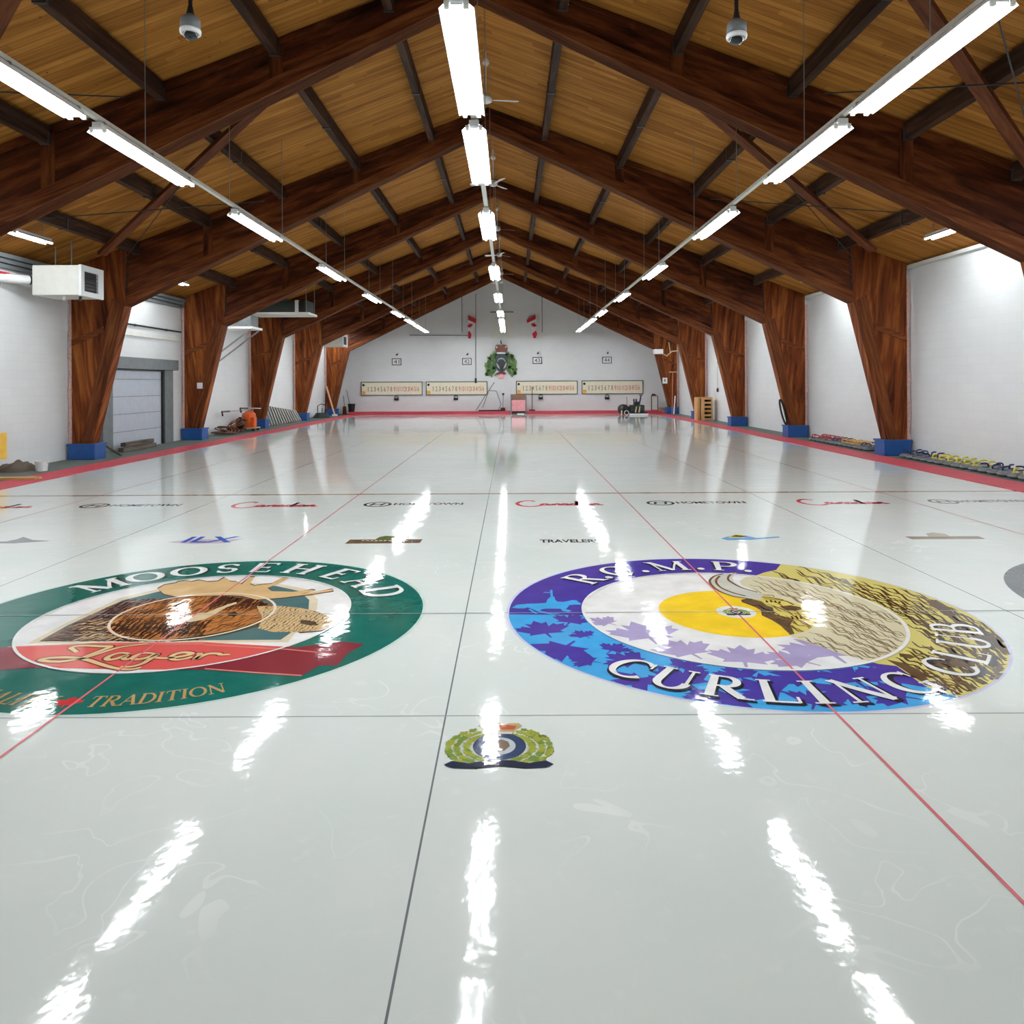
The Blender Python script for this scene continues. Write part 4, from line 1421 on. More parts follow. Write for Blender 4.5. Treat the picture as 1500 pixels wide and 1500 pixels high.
RH = random.Random(9)
gx, gy = G(22, 690)
tag(heap('folded_tarp', gx - .28, gx + .36, gy - .35, gy + .45, .004, .25, GREYWOOD, RH), 'dark crumpled tarp heaped beside the white bucket at the left edge', 'tarp')
gx, gy = G(25, 703)
tag(MB().box(gx - .5, gx + .42, gy - .10, gy + .12, .004, .05, lambda q: (q[0], q[1] + q[2])).build('board', PINE), 'yellowish loose board on the walkway at the left edge, before the tarp', 'board')
t = thing('leaning_panel', 'yellow wooden panel propped at the left edge of the photo against the wall', 'panel', (-10.9, 15.9, .004))
MB().prism([(-10.98, .26), (-10.72, .30), (-10.72, .86), (-10.94, .84)], 15.1, 15.9).build('face', YELLOW, t)
MB().bar((-10.96, 15.86, .006), (-10.94, 15.86, .84), .05, .05, uv=True).build('leg', PINE, t)
MB().bar((-10.96, 15.14, .006), (-10.94, 15.14, .84), .05, .05, uv=True).build('leg', PINE, t)

for k, (dz, y0, y1) in enumerate(((0, 20.55, 22.45), (.13, 20.7, 22.35))):
    o = MB().bar((-10.72 - .02 * k, y0, .07 + dz), (-10.72 - .02 * k, y1, .07 + dz), .14, .11, uv=True).build('plank', GREYWOOD)
    tag(o, '%s weathered plank of the two stacked before the grey overhead door' % ('lower' if k == 0 else 'upper'), 'plank', 'planks before the door')
o = MB().bar((-10.15, 19.45, .03), (-10.42, 19.15, .33), .16, .03, uv=True).build('board', GREYWOOD)
tag(o, 'short brown board leaning on the blue base of the first left post', 'board')

# orange wheeled cart with hoses
gx, gy = G(357, 631)
gx += .20
t = thing('orange_cart', 'orange upright cart with long level handles beside the third left post', 'cart', (gx, gy, .004))
MB().box(gx - .38, gx + .36, gy - .35, gy + .35, .10, .14).build('deck', BEIGE, t)
MB().lathe([(.20, .14), (.25, .18), (.26, .62), (.24, .70), (.16, .76), (.10, .80)], gx + .02, gy, .0, 20).build('tank', ORANGE, t, smooth=True)
MB().box(gx + .05, gx + .30, gy - .22, gy + .10, .14, .56).build('motor_box', ORANGE, t, bevel=.03)
MB().tube([(gx + .05, gy, .8), (gx + .05, gy, .86)], .07, 10).build('cap', BLACK, t)
for sx in (-.28, .28):
    for sy in (-.28, .28):
        MB().tube([(gx + sx, gy + sy - .03, .064), (gx + sx, gy + sy + .03, .064)], .06, 12).build('wheel', BLACK, t)
for pa, pb in (((-.30, -2.0, .84), (.10, .0, .84)), ((-.05, -.8, .93), (.30, .55, .88))):
    A = Vector((gx, gy, 0)) + Vector(pa)
    B = Vector((gx, gy, 0)) + Vector(pb)
    hb = MB().tube([A, B], .022, 8).build('handle', STEEL, t)
    d = (B - A).normalized()
    MB().tube([A + Vector((0, 0, -.16)) + d * .05, A, A + d * .5], .034, 8).build('grip', BLACK, hb)
MB().tube([(gx - .2, gy - .2, .14), (gx - .2, gy - .2, .83)], .015, 8).build('handle_post', STEEL, t)
MB().tube([(gx + .1, gy + .2, .56), (gx + .1, gy + .2, .9)], .015, 8).build('handle_post', STEEL, t)
MB().lathe([(.12, .14), (.16, .2), (.16, .42), (.10, .5), (.05, .58)], gx - .12, gy - .62, 0, 14).build('pump', BLACK, t, smooth=True)
MB().box(gx - .28, gx + .04, gy - .80, gy - .36, .10, .14).build('pump_base', DGREY, t)
for q, lab in enumerate(('brown', 'reddish')):
    rr = random.Random(20 + q)
    pts = []
    cx0, cy0 = gx, gy - 2.45 + .95 * q
    for k in range(110):
        a = k * .36
        r = .34 + .12 * math.sin(k * .21 + q)
        lift = max(0, math.sin(a * .5 + q)) * (.22 if q != 1 else .42)
        pts.append((cx0 + r * .8 * math.cos(a), cy0 + .18 * math.sin(k * .05) + r * 1.5 * math.sin(a), .03 + lift + .0009 * k))
    o = MB().tube(pts, .020, 6).build('hose', (HOSE, BRACE)[q], smooth=True)
    tag(o, '%s hose looped in a tangle %s' % (lab, 'beside the second left blue base' if q == 0 else 'just before the orange cart'), 'hose', 'hoses by the orange cart')

# slatted panel leaning on the left wall
t = thing('slatted_panel', 'pale slatted panel with dark gaps leaning along the left wall beyond the orange cart', 'panel', (-10.85, 35, .004))
ya, yb = 32.55, 37.75
ht = lambda y: .98 - .42 * (y - ya) / (yb - ya)
MB().bar((-10.62, ya, .05), (-10.62, yb, .05), .05, .08).build('bottom_rail', GREYWOOD, t)
MB().bar((-10.82, ya + .1, ht(ya) - .05), (-10.90, yb, ht(yb) - .04), .03, .05).build('top_rail', DGREY, t)
MB().add([(-10.93, ya + .1, .03), (-10.95, yb, .03), (-10.98, yb, ht(yb) - .1), (-10.96, ya + .1, ht(ya) - .12), (-10.96, ya + .1, .03), (-10.98, yb, .03), (-11.0, yb, ht(yb) - .1), (-10.99, ya + .1, ht(ya) - .12)], [(0, 3, 2, 1), (4, 5, 6, 7), (0, 1, 5, 4), (1, 2, 6, 5), (2, 3, 7, 6), (3, 0, 4, 7)]).build('backing', BLACK, t)
for k in range(14):
    y = ya + .15 + (yb - ya - .3) * k / 13
    lean = -.55
    MB().bar((-10.60, y, .06), (-10.80, y + lean * .6, ht(y)), .17, .03).build('slat', OFFW, t)

# far left clutter
gx, gy = G(455, 613)
o = MB().tube([(gx + .38 + (.42 - .0012 * k) * math.cos(k * .3), gy + .8 + (.5 - .0012 * k) * math.sin(k * .3) * 1.5, .03 + .0016 * k) for k in range(150)], .028, 6).build('hose', GREEN_D, smooth=True)
tag(o, 'dark green coiled hose on the left walkway before the farthest left post', 'hose')
t = thing('hand_truck', 'small black hand truck with a curved grip beyond the slatted panel', 'cart', (gx, gy, .004))
MB().tube([(gx - .1, gy + 1.9, .06), (gx - .1, gy + 1.9, .62), (gx + .1, gy + 1.9, .74), (gx + .35, gy + 1.9, .66)], .022, 8).build('handle', BLACK, t)
MB().tube([(gx + .15, gy + 1.9, .06), (gx + .15, gy + 1.9, .5)], .02, 8).build('handle', BLACK, t)
MB().box(gx - .2, gx + .3, gy + 1.75, gy + 2.0, .05, .10).build('toe_plate', DGREY, t)
for dx in (-.17, .22):
    MB().tube([(gx + dx, gy + 1.83, .075), (gx + dx + .05, gy + 1.83, .075)], .07, 12).build('wheel', BLACK, t)
for k, (pa, pb, d, mt, lb) in enumerate((((487, 606), (475, 566), 43.6, PEACH, 'pale thick wooden pole'), ((474, 606), (475, 568), 43.9, BRACE, 'dark brown pole'))):
    a, b = at(*pa, d), at(*pb, d + .3)
    t = thing('broom', '%s leaning on the farthest left post' % lb, 'pole', (a[0], a[1], .004), 'poles at the far left post')
    MB().tube([(a[0] + .12, a[1], .10), (b[0] + .12, b[1], b[2])], .05 if k == 0 else .035, 8).build('handle', mt, t)
    MB().box(a[0] - .02, a[0] + .28, a[1] - .06, a[1] + .06, .004, .11).build('head', WHITE if k == 0 else DGREY, t, bevel=.01)
gx, gy = at(515, 601, 45.75)[:2]
t = thing('bin', 'dark bin holding shovels in the far left corner', 'bin', (gx, gy, .15))
m = MB().lathe([(.17, .15), (.23, .62), (.25, .62), (.25, .66), (.20, .66), (.15, .18)], gx, gy, 0, 16).build('body', BLACK, t)
t2 = thing('shovel', 'long shovel standing up beside the dark bin, far left corner', 'shovel', (gx - .42, gy, .004))
MB().tube([(gx - .42, gy, .35), (gx - .52, gy + .1, 1.15)], .02, 8).build('handle', GREYWOOD, t2)
MB().prism([(gx - .56, .006), (gx - .30, .006), (gx - .33, .5), (gx - .53, .5)], gy - .02, gy).build('blade', BRACE, t2)
t2 = thing('broom', 'thin dark broom leaning behind the dark bin, far left corner', 'broom', (gx - .15, gy + .3, .15))
MB().tube([(gx - .10, gy + .3, .24), (gx - .42, gy + .5, 1.5)], .016, 8).build('handle', DGREY, t2)
MB().box(gx - .28, gx + .08, gy + .27, gy + .34, .15, .25).build('head', DGREY, t2)

# ------------------------------------------------------------------ end wall
def W(px, py, off=0.0):
    x, y, z = at(px, py, YF - off)
    return x, z


def wall_text(txt, x, z, w, hgt, y):
    v, f = sans(txt, hgt, w)
    m = MB()
    m.add([(p[0] + x, y, p[1] + z) for p in v], f)
    return m


names = ['far left', 'left of the crest', 'right of the crest', 'far right']
for k, (xa, xb, yt, yb) in enumerate(((529, 619, 559.5, 579), (624, 714, 559, 578.5), (756, 846, 558, 577.5), (852, 942, 557.5, 577))):
    x0, z1 = W(xa, yt)
    x1, z0 = W(xb, yb)
    t = thing('score_board', 'cream numbered score board on the end wall, %s' % ORD[k] + ' from the left', 'scoreboard', ((x0 + x1) / 2, YF, z0), 'curling score boards')
    MB().box(x0 + .04, x1 - .04, YF - .05, YF - .001, z0 + .04, z1 - .04).build('panel', CREAM, t)
    fr = MB()
    fr.box(x0, x1, YF - .07, YF - .001, z0, z0 + .04).box(x0, x1, YF - .07, YF - .001, z1 - .04, z1)
    fr.box(x0, x0 + .04, YF - .07, YF - .001, z0 + .04, z1 - .04).box(x1 - .04, x1, YF - .07, YF - .001, z0 + .04, z1 - .04)
    fr.build('frame', GREEN_D, t)
    MB().tube([(x0 + .16, YF - .08, z1 - .2), (x0 + .16, YF - .05, z1 - .2)], .075, 14).build('hook', BLACK, t)['label'] = 'black round team marker'
    MB().box(x0 + .08, x0 + .28, YF - .06, YF - .05, z0 + .07, z0 + .27).build('marker', H_ORA, t)['label'] = 'yellow square team marker'
    step = (x1 - x0 - .75) / 15
    for mt, rng in ((INKD, range(1, 9)), (INKR, range(9, 17))):
        m = MB()
        for n in rng:
            m2 = wall_text(str(n), x0 + .45 + step * (n - 1), (z0 + z1) / 2 - .03, (.035 if n == 1 else .11) if n < 10 else (.13 if n == 11 else .175), .29, YF - .053)
            m.add(m2.v, m2.f)
        m.build('numerals', mt, t)
    # stone shaped fixture beneath
    px = (581, 668, 792, 889)[k]
    x, z = W(px, (583.5, 583, 582, 582)[k])
    s_ = thing('stone_fixture', 'small dark fixture with a ring handle under the %s score board from the left' % ORD[k], 'fixture', (x, YF, z), 'dark fixtures under the score boards')
    MB().box(x - .14, x + .14, YF - .16, YF - .001, z - .13, z + .02).build('body', BLACK, s_, bevel=.03)
    MB().tube([(x + .12 * math.cos(a), YF - .1, z + .02 + .14 * math.sin(a)) for a in [math.pi * q / 10 for q in range(11)]], .022, 8).build('ring_handle', DGREY, s_)
    # sheet number plate and spot lamp
    px, py = ((581, 530), (684, 529.5), (787, 528), (889, 527.5))[k]
    x, z = W(px, py)
    s_ = thing('number_plate', 'white number plate reading %d on the end wall' % (41 + k), 'sign', (x, YF, z), 'sheet number plates')
    MB().box(x - .26, x + .26, YF - .03, YF - .001, z - .19, z + .19).build('plate', WHITE, s_)
    b = MB()
    b.box(x - .27, x + .27, YF - .045, YF - .001, z + .17, z + .21).box(x - .27, x + .27, YF - .045, YF - .001, z - .21, z - .17)
    b.box(x - .29, x - .25, YF - .045, YF - .001, z - .21, z + .21).box(x + .25, x + .29, YF - .045, YF - .001, z - .21, z + .21)
    b.build('border', INKB, s_)
    wall_text(str(41 + k), x, z, .33, .24, YF - .034).build('numerals', INKB, s_)
    s_ = thing('wall_camera', 'tiny dark camera above the %d number plate' % (41 + k), 'camera', (x, YF, z + .45), 'cameras above the number plates')
    MB().tube([(x + .02, YF - .20, z + .42), (x + .06, YF - .06, z + .46)], .045, 10).build('body', BLACK, s_)
    MB().tube([(x + .06, YF - .08, z + .46), (x + .06, YF - .001, z + .56)], .015, 6).build('bracket', STEEL, s_)

# crest on the wall
x, z = W(735.5, 533)
t = thing('wall_crest', 'large painted crest with a crown and green wreath on the end wall', 'crest', (x, YF, z - 1.5))
S1 = 1 / 23.55
CP = lambda *q: [W(700 + a / 16.67, 480 + b / 16.67) for a, b in q]
wl = [(410, 625), (330, 660), (260, 740), (215, 860), (205, 960), (225, 1060), (205, 1120), (240, 1180), (320, 1170), (390, 1120), (450, 1050), (440, 950), (450, 800), (480, 680)]
wrr = [(735, 640), (800, 650), (870, 690), (920, 790), (940, 900), (930, 1000), (945, 1090), (900, 1160), (820, 1165), (750, 1110), (700, 1040), (715, 950), (710, 800), (680, 680)]
GREEN = simple('wreath_green', c(62, 98, 52), 0.6, var=0.5, scale=9)
for q in (wl, wrr):
    wr = MB().wallpoly(CP(*q), YF - .001, .08).build('wreath', GREEN, t)
    rr = random.Random(4)
    m = MB()
    for k in range(26):
        a = rr.choice(q)
        b_ = rr.choice(q)
        f = rr.random() * .8 + .1
        cx0, cz0 = CP((a[0] + (b_[0] - a[0]) * f, a[1] + (b_[1] - a[1]) * f))[0]
        m.wallpoly([(px, pz) for px, pz in leaf((cx0, cz0), .15, rr.uniform(0, 6.2))], YF - .081, .02)
    m.build('leaf_relief', simple('wreath_leaf', c(98, 130, 66), .6, var=.4), wr)
MB().wallpoly(CP((470, 640), (660, 640), (720, 700), (735, 800), (720, 950), (650, 1060), (570, 1090), (490, 1060), (430, 950), (425, 800), (430, 700)), YF - .081, .03).build('oval_band', simple('navy_band', c(38, 52, 62), .5), t)
MB().wallpoly(CP((575, 775), (640, 810), (655, 880), (630, 980), (580, 1060), (530, 980), (500, 880), (515, 810)), YF - .112, .03).build('bison_centre', BLACK, t)
MB().wallpoly(CP((470, 830), (500, 760), (570, 735), (640, 755), (680, 830), (660, 830), (630, 780), (570, 765), (510, 785), (485, 830)), YF - .112, .02).build('band_lettering', simple('pale_band', c(176, 182, 178), .5), t)
MB().wallpoly(CP((450, 860), (480, 880), (550, 1000), (530, 1010), (470, 950)), YF - .112, .02).build('band_lettering', simple('pale_band', c(176, 182, 178), .5), t)
MB().wallpoly(CP((705, 850), (680, 870), (620, 1000), (640, 1005), (690, 960)), YF - .112, .02).build('band_lettering', simple('pale_band', c(176, 182, 178), .5), t)
CRN = simple('crown_brown', c(112, 58, 36), .5, var=.4)
cw = MB().wallpoly(CP((440, 610), (420, 500), (440, 440), (520, 420), (570, 440), (620, 410), (700, 430), (725, 500), (705, 610), (640, 600), (500, 600)), YF - .001, .10).build('crown', CRN, t)
MB().wallpoly(CP((465, 640), (480, 605), (570, 598), (660, 605), (675, 640)), YF - .10, .02).build('crown_rim', WHITE, cw)
MB().wallpoly(CP((560, 420), (555, 370), (545, 355), (565, 280), (580, 355), (585, 370), (580, 420)), YF - .001, .05).build('crown_cross', DGREY, cw)
for q in ((445, 480), (665, 475)):
    MB().wallpoly(CP((q[0], q[1] - 20), (q[0] + 35, q[1] - 20), (q[0] + 30, q[1] + 15), (q[0], q[1] + 20)), YF - .10, .03).build('crown_jewel', WHITE, cw)
MB().wallpoly(CP((520, 1075), (640, 1075), (700, 1130), (640, 1150), (570, 1120), (480, 1150), (390, 1180), (450, 1120)), YF - .081, .05).build('ribbon', simple('dark_red_ribbon', c(94, 28, 34), .5), t)
MB().wallpoly(CP((520, 1150), (580, 1135), (650, 1150), (640, 1230), (500, 1230)), YF - .081, .03).build('ribbon_tail', PINKP, t)
for q in (((400, 1120), (460, 1050), (530, 1070), (450, 1100)), ((640, 1075), (720, 1040), (690, 1080), (760, 1110))):
    MB().wallpoly(CP(*q), YF - .13, .02).build('ribbon_fold', WHITE, t)

# flags hanging from slanted poles
FB = (640, 400, 7.5)
for k, (r1_, lf, r2_, wh, nm) in enumerate((
        ([(350, 470), (440, 515), (430, 560), (348, 520)], (372, 590), [(348, 650), (365, 640), (385, 680), (375, 725), (345, 720)], [(348, 520), (430, 560), (400, 640), (385, 700), (365, 640), (345, 650)], 'left'),
        ([(1080, 465), (985, 520), (990, 555), (1085, 510)], (1060, 585), [(1045, 670), (1085, 635), (1100, 670), (1085, 720), (1060, 720)], [(1085, 510), (1000, 552), (1035, 600), (1042, 670), (1085, 635), (1090, 560)], 'right'))):
    q = lambda pts: [W(640 + a / 7.5, 400 + b / 7.5) for a, b in pts]
    cxp, czp = q([lf])[0]
    t = thing('flag', 'drooping red and white maple leaf flag on the end wall, %s of the centre lamps' % nm, 'flag', (cxp, YF, czp - .8), 'wall flags')
    MB().prism(q(r1_), YF - .40, YF - .385).build('red_bar', RED, t)
    MB().prism(q(wh), YF - .39, YF - .375).build('white_field', WHITECL, t)
    MB().prism(q(r2_), YF - .40, YF - .385).build('red_bar', RED, t)
    MB().prism([(a, b) for a, b in leaf((cxp, czp), .22, 0.5 if k == 0 else -.3)], YF - .405, YF - .395).build('maple_leaf', RED, t)
    a = q([r1_[0]])[0]
    MB().tube([(a[0], YF - .39, a[1] + .04), (a[0] + (.1 if k == 0 else -.1), YF - .03, a[1] - .3)], .02, 6).build('pole', BEIGE, t)

# services on the end wall
for k, (px, ya_, yb_) in enumerate(((676.5, 432, 487), (794, 434, 487))):
    x, z1 = W(px, ya_, .5)
    _, z0 = W(px, yb_, .5)
    t = thing('drop_cord', 'thin vertical drop rod hanging before the end wall, %s of the flags' % ('left' if k == 0 else 'right'), 'cord', (x, YF - .5, z0), 'drop rods before the end wall')
    MB().tube([(x, YF - .5, z0), (x, YF - .5, deck_z(x - CX) - .01)], .022, 6).build('rod', GREY, t)
    MB().box(x - .08, x + .08, YF - .56, YF - .44, z0 - .10, z0).build('end_box', OFFW, t)
x0, z1 = W(719, 458)
x1, z0 = W(751.5, 496.5)
t = thing('wall_hatch', 'pale rectangular hatch high on the end wall above the crest', 'hatch', ((x0 + x1) / 2, YF, z0))
MB().box(x0, x1, YF - .04, YF - .001, z0, z1).build('panel', OFFW, t)
MB().box(x0 - .04, x1 + .04, YF - .06, YF - .001, z1, z1 + .06).build('head_trim', GREY, t)
pts = [W(697, 430), W(697, 560)]
t = thing('conduit', 'thin vertical conduit on the end wall beside the left flag', 'conduit', (pts[1][0], YF, pts[1][1]))
MB().tube([(pts[0][0], YF - .03, pts[0][1]), (pts[1][0], YF - .03, pts[1][1])], .02, 6).build('pipe', GREY, t)
MB().box(pts[1][0] - .06, pts[1][0] + .06, YF - .08, YF - .001, pts[1][1] - .05, pts[1][1] + .25).build('junction_box', DGREY, t)
pts = [W(600, 491), W(690, 491.5)]
tag(MB().tube([(pts[0][0], YF - .03, pts[0][1]), (pts[1][0] - .1, YF - .03, pts[1][1])], .022, 6).build('conduit', GREY), 'thin level conduit high on the end wall, left of the left flag', 'conduit')

# tools and cabinet on the kerb along the end wall
zk = .17
def K(px, py, d=IY1 + .5):
    return at(px, py, d)


t = thing('ice_scraper', 'wide dark ice scraper with crossing handles leaning at the end wall', 'scraper', (*K(720, 601)[:2], zk))
a, b = K(701, 601), K(740, 601)
MB().box(a[0], b[0], IY1 + .4, IY1 + .6, .155, .24).build('blade', BLACK, t)
for pa, pb in (((697, 602), (724, 560)), ((707, 597), (716, 572)), ((716, 572), (727, 573)), ((727, 573), (734, 592)), ((734, 592), (730, 601))):
    A, B = K(*pa), K(*pb)
    MB().tube([(A[0], IY1 + .5, max(A[2], .2)), (B[0], IY1 + .5, B[2])], .022, 6).build('handle', GREY, t)
A, B = K(736.5, 599), K(737, 577.5)
t = thing('ball_post', 'thin post with a dark ball top and red foot beside the pink cabinet', 'post', (A[0], IY1 + .9, .15))
MB().tube([(A[0], IY1 + .9, .155), (B[0], IY1 + .9, B[2])], .018, 8).build('rod', GREY, t)
MB().lathe([(.02, -.07), (.06, -.04), (.075, 0), (.06, .04), (.02, .07)], B[0], IY1 + .9, B[2], 12).build('ball', DGREY, t, smooth=True)
MB().box(A[0] - .14, A[0] + .14, IY1 + .78, IY1 + 1.04, .155, .36).build('foot', simple('dark_red', c(90, 30, 40), .5), t, bevel=.02)
x0, x1 = K(748, 600)[0], K(771, 600)[0]
zt = K(760, 577.5)[2]
t = thing('cabinet', 'pink fronted cabinet with a brown top standing on the red kerb', 'cabinet', ((x0 + x1) / 2, IY1 + .25, .15))
yc0, yc1 = IY1 - .12, IY1 + .36
MB().box(x0, x0 + .07, yc0, yc1, .0, zt).build('side', GREY, t)
MB().box(x1 - .07, x1, yc0, yc1, .0, zt).build('side', GREY, t)
MB().box(x0 + .07, x1 - .07, yc0 + .02, yc1, zt - .34, zt).build('top_board', BROWN, t)
MB().box(x0 + .07, x1 - .07, yc0 + .03, yc1, .18, zt - .34).build('front_panel', PINKP, t)
MB().box(x0 + .07, x1 - .07, yc0 + .02, yc1, .06, .18).build('base', BLACK, t)
MB().box(x0 + .4, x1 - .15, yc0 - .1, yc0, 0.0, .05).build('foot', OFFW, t)
A, B = K(779.5, 601), K(779.5, 566)
t = thing('push_broom', 'upright push broom on the red kerb to the right of the pink cabinet', 'broom', (A[0], IY1 + .6, .15))
MB().tube([(A[0], IY1 + .6, .24), (B[0], IY1 + .6, B[2])], .022, 8).build('handle', BRACE, t)
MB().box(A[0] - .18, A[0] + .18, IY1 + .55, IY1 + .66, .155, .25).build('head', simple('dark_red_head', c(110, 36, 46), .5), t)

# powered scraper on the far ice
DM = 43.0
mx = lambda px: at(px, 600, DM)[0]
t = thing('ice_machine', 'black powered ice scraping machine standing on the far right sheet', 'machine', (mx(928), DM, 0))
MB().box(mx(921), mx(948), DM - .35, DM - .25, .005, .10).build('blade', WHITE, t)
MB().box(mx(922), mx(947), DM - .25, DM + .45, .10, .18).build('chassis', BLACK, t)
MB().box(mx(923), mx(943.5), DM - .2, DM + .4, .18, .58).build('body', GREEN_D, t, bevel=.04)
MB().box(mx(928), mx(937), DM - .22, DM + .2, .58, .78).build('motor', BLACK, t, bevel=.05)
for px in (928.6, 932.2):
    MB().tube([(mx(px), DM, .78), (mx(px), DM, .93)], .045, 10).build('knob', BLACK, t)
for px in (931, 936):
    MB().bar((mx(px) - .05, DM - .27, .16), (mx(px) + .02, DM - .24, .50), .07, .03).build('strut', BEIGE, t)
MB().tube([(mx(936), DM, .6), (mx(938), DM, .9), (mx(939), DM + .05, 1.12)], .045, 8).build('lever', H_BLUE, t)
MB().tube([(mx(936.5), DM + .05, 1.14), (mx(942), DM + .05, 1.14)], .022, 8).build('lever_grip', DGREY, t)
e = MB().lathe([(.02, -.30), (.20, -.28), (.31, -.15), (.33, 0), (.30, .17), (.18, .27), (.03, .30)], mx(913), DM, .33, 18).build('drum', BLACK, t, smooth=True)
MB().box(mx(914), mx(922), DM - .25, DM + .25, .16, .50).build('side_box', BLACK, t, bevel=.05)
MB().tube([(mx(916.5), DM - .32, .15), (mx(916.5), DM - .26, .15)], .14, 18).build('wheel', OFFW, t)
MB().tube([(mx(916.5), DM - .34, .15), (mx(916.5), DM - .30, .15)], .10, 18).build('wheel_hub', BLACK, t)
MB().bar((mx(909), DM - .36, .03), (mx(909.5), DM - .30, .28), .07, .05).build('strut', BEIGE, t)
MB().tube([(mx(918.5), DM, .5), (mx(918.2), DM, 1.05)], .02, 8).build('pole', GREY, t)

# ------------------------------------------------------------------ right side
x, y, z = at(965, 515, 43.6)
t = thing('box_heater', 'small white box unit with a bent pipe on the farthest right post', 'heater', (x, y, z))  # small heater cabinet with its pipe, not a lamp
MB().box(x - .26, x + .24, 43.5, 44.0, z - .14, z + .14).build('cabinet', WHITE, t, bevel=.02)
MB().tube([(x + .2, 43.75, z - .1), (x + .5, 43.75, z - .25), (x + .8, 43.75, z + .02), (x + 1.35, 43.75, z + .05)], .035, 8).build('pipe', BEIGE, t)
MB().tube([(x + .7, 43.75, z - .04), (x + .62, 43.75, z + .55)], .03, 8).build('pipe', BEIGE, t)
x, y, z = at(974.5, 557.5, 44.3)
t = thing('paper_notice', 'white paper notice on the farthest right post', 'notice', (x, y, z))
MB().box(x - .14, x + .14, FR_Y[5] - .06, FR_Y[5] - .035, z - .17, z + .17).build('sheet', WHITE, t)
MB().box(x - .04, x + .04, FR_Y[5] - .065, FR_Y[5] - .06, z - .07, z + .09).build('mark', GREY, t)
A, B = at(984.5, 604, 44.0), at(985.5, 545, 44.0)
t = thing('stand_pipe', 'tall coppery stand pipe with a tee top before the farthest right post', 'pipe', (A[0], 44.0, .004))
MB().tube([(A[0], 44.0, .004), (B[0], 44.0, B[2])], .03, 8).build('pipe', simple('copper', c(186, 110, 76), .4, .3), t)
MB().tube([(B[0] - .22, 44.0, B[2]), (B[0] + .22, 44.0, B[2])], .025, 8).build('tee', BEIGE, t)
A, B = at(987, 606, 43.4), at(989.5, 580, 43.5)
tag(MB().tube([(A[0], 43.4, .03), (B[0], 43.6, B[2])], .035, 8).build('pipe', WHITE), 'short white pipe leaning beside the farthest right blue base', 'pipe')
x0, x1 = at(954.5, 600, 45.7)[0], at(963.5, 600, 45.7)[0]
zt = at(959, 580, 45.7)[2]
t = thing('framed_board', 'small framed white board with a dark top standing in the far right corner', 'board', (x0, 45.7, .15))
MB().box(x0, x1, 45.7, 45.74, .16, zt).build('face', OFFW, t)
for a in (x0 - .02, x1 - .02):
    MB().box(a, a + .04, 45.68, 45.76, .155, zt).build('stile', DGREY, t)
MB().box(x0, x1, 45.68, 45.76, .155, .20).build('rail', DGREY, t)
MB().prism([(x0 - .02, zt), (x1, zt), (x0 + .16, zt + .14), (x0 + .05, zt + .14)], 45.66, 45.78).build('top', simple('dark_red_top', c(70, 28, 36), .5), t)
x0, x1 = at(964, 600, 45.7)[0], at(973, 600, 45.7)[0]
t = thing('carton', 'low brown carton on the kerb in the far right corner', 'box', (x0, 45.7, .15))
MB().box(x0, x1, 45.6, 45.95, .155, .34).build('box', simple('cardboard', c(164, 140, 108), .8), t)
MB().box(x0 + .19, x1 + .02, 45.57, 45.60, .155, .30).build('flap', simple('cardboard_shade', c(120, 92, 62), .8), t)

# wooden crate
gx0, gy0 = G(1022, 614)
x0, y0 = at(1021.5, 614, 36.2)[0], 36.2
x1 = at(1044, 614, 36.2)[0]
zt = at(1030, 583, 36.2)[2]
t = thing('wooden_crate', 'tall slatted wooden crate standing before the fourth right post', 'crate', (x0, y0, .004))
xm = x0 + (x1 - x0) * .5
y1 = y0 + .6
V_ = lambda q: (q[2], q[0] + q[1])
MB().box(x0, x0 + .03, y0, y1, .004, zt, V_).build('side_panel', PINE, t)
MB().box(x1 - .03, x1, y0, y1, .004, zt, V_).build('side_panel', PINE, t)
MB().box(x0 + .03, x1 - .03, y1 - .03, y1, .004, zt, V_).build('back_panel', GREYWOOD, t)
MB().box(x0, x1, y0, y1, zt, zt + .03, V_).build('lid', PINE, t)
for a, b in ((x0, x0 + .12), (x0 + .16, x0 + .34), (x1 - .08, x1)):
    MB().box(a, b, y0 - .025, y0, .004, zt, V_).build('upright', PINE, t)
for k in range(6):
    z = .02 + (zt - .1) * k / 5
    MB().box(x0 + .34, x1 - .08, y0 - .02, y0, z, z + .10, lambda q: (q[0], q[2])).build('slat', PINE, t)

# hose looped on the second right post
pts = []
for k in range(60):
    a = k / 59 * 2 * math.pi * 3
    zz = .84 + .42 * math.sin(a)
    pts.append((CX + 9.93 - .24 * (zz - .3) - .10 + .065 * math.cos(a), FR_Y[2] + .04 + .05 * k / 59, zz))
tag(MB().tube(pts, .028, 8).build('hose', BLACK, smooth=True), 'black hose looped on the second right timber post', 'hose')
A, B = at(1053, 540, 36.0), at(1054, 571, 36.0)
t = thing('pull_cord', 'thin dark pull cord hanging by the right wall beyond the third post', 'cord', (A[0], 36.0, B[2]))
MB().tube([(XR - .06, 36.0, B[2]), (XR - .06, 36.0, 4.66)], .008, 6).build('cord', DGREY, t)
MB().lathe([(.02, -.1), (.05, -.08), (.05, .05), (.02, .09)], XR - .06, 36.0, B[2], 10).build('weight', DGREY, t)

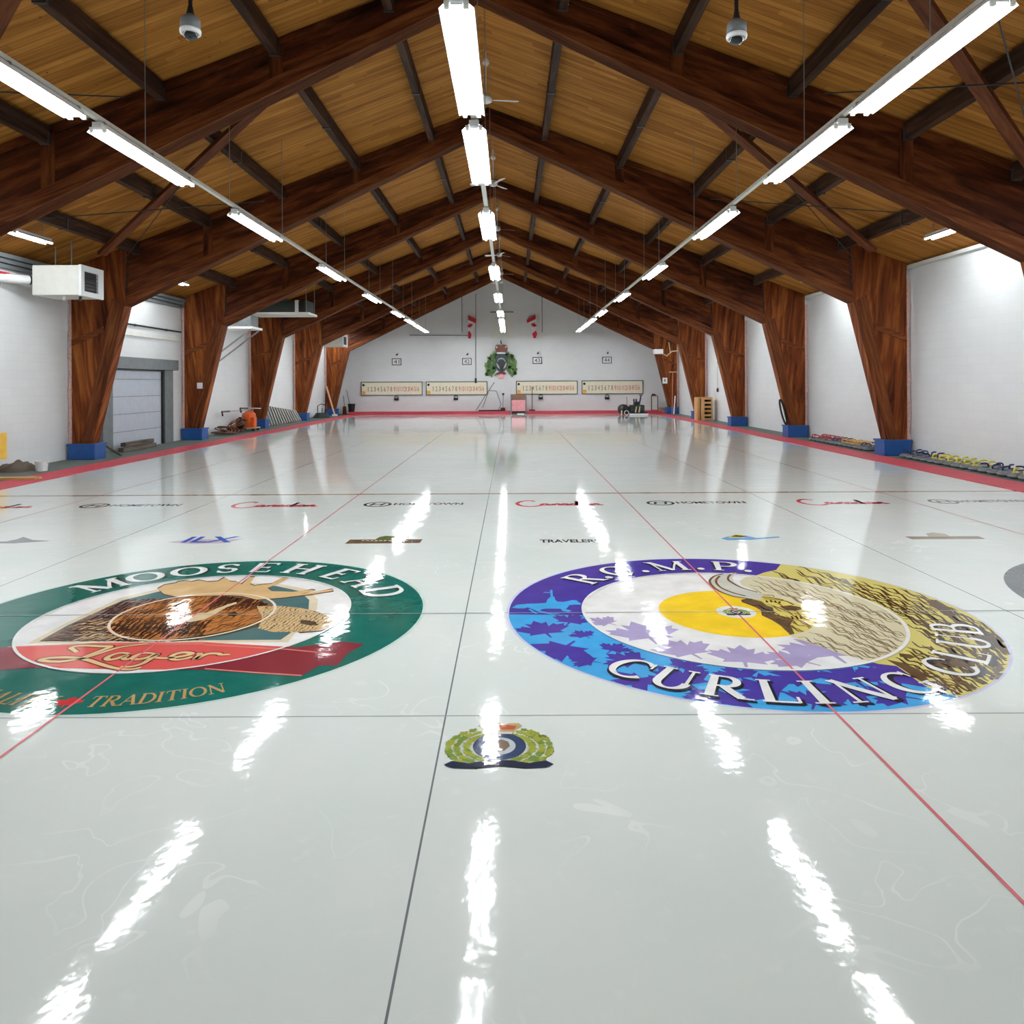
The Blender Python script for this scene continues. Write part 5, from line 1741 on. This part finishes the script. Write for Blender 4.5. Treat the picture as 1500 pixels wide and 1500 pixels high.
# ------------------------------------------------------------------ curling stones along the right wall
def make_stone(mat, nm):
    t = thing('curling_stone', nm, 'curling stone', (0, 0, 0))
    MB().lathe([(.06, 0), (.10, .006), (.132, .025), (.143, .045), (.143, .072), (.132, .092), (.10, .112), (.04, .116)], 0, 0, 0, 22).build('stone', GRANITE, t, smooth=True)
    MB().lathe([(.1435, .044), (.1455, .05), (.1455, .067), (.1435, .073)], 0, 0, 0, 22).build('striking_band', GRAN_BAND, t)
    hd = MB().lathe([(.062, .116), (.062, .126), (.03, .134)], 0, 0, 0, 16).build('handle_base', mat, t)
    MB().tube([(-.05, 0, .128), (-.055, 0, .165), (-.03, 0, .190), (.03, 0, .196), (.09, 0, .192), (.10, 0, .185)], [.016, .015, .016, .017, .016, .010], 8).build('handle', mat, t, smooth=True)
    return t


def stone_run(y_start, cols, mat, colr, where):
    global protos
    for k in range(cols):
        for r, x in enumerate((9.52, 9.83)):
            if mat.name not in protos:
                protos[mat.name] = t = make_stone(mat, 'x')
            else:
                t = copy_tree(protos[mat.name])
            y = y_start - .302 * k
            t.location = (x + RS.uniform(-.008, .008), y, .004)
            t.rotation_euler = (0, 0, RS.uniform(-.5, .5) + (math.pi if RS.random() < .3 else 0))
            t['group'] = 'curling stones along the right wall'
            t['label'] = '%s handled curling stone, %s in the %s row %s' % (colr, ORD[k], 'rink side' if r == 0 else 'wall side', where)


protos = {}
RS = random.Random(2)
stone_run(18.02, 4, H_BLUE, 'dark blue', 'before the nearest base')
stone_run(18.02 - .302 * 4, 6, H_YEL, 'yellow', 'before the nearest base')
stone_run(18.02 - .302 * 10, 3, H_BLUE, 'dark blue', 'between the yellow groups')
stone_run(18.02 - .302 * 13, 3, H_YEL, 'yellow', 'at the right edge')
stone_run(23.5, 5, H_RED, 'red', 'beyond the nearest base')
stone_run(23.5 - .302 * 5, 2, H_BLUE, 'blue', 'beside red handled ones')
stone_run(23.5 - .302 * 7, 4, H_ORA, 'amber', 'beyond the nearest base')
stone_run(23.5 - .302 * 11, 2, H_BLUE, 'blue', 'touching the nearest base')
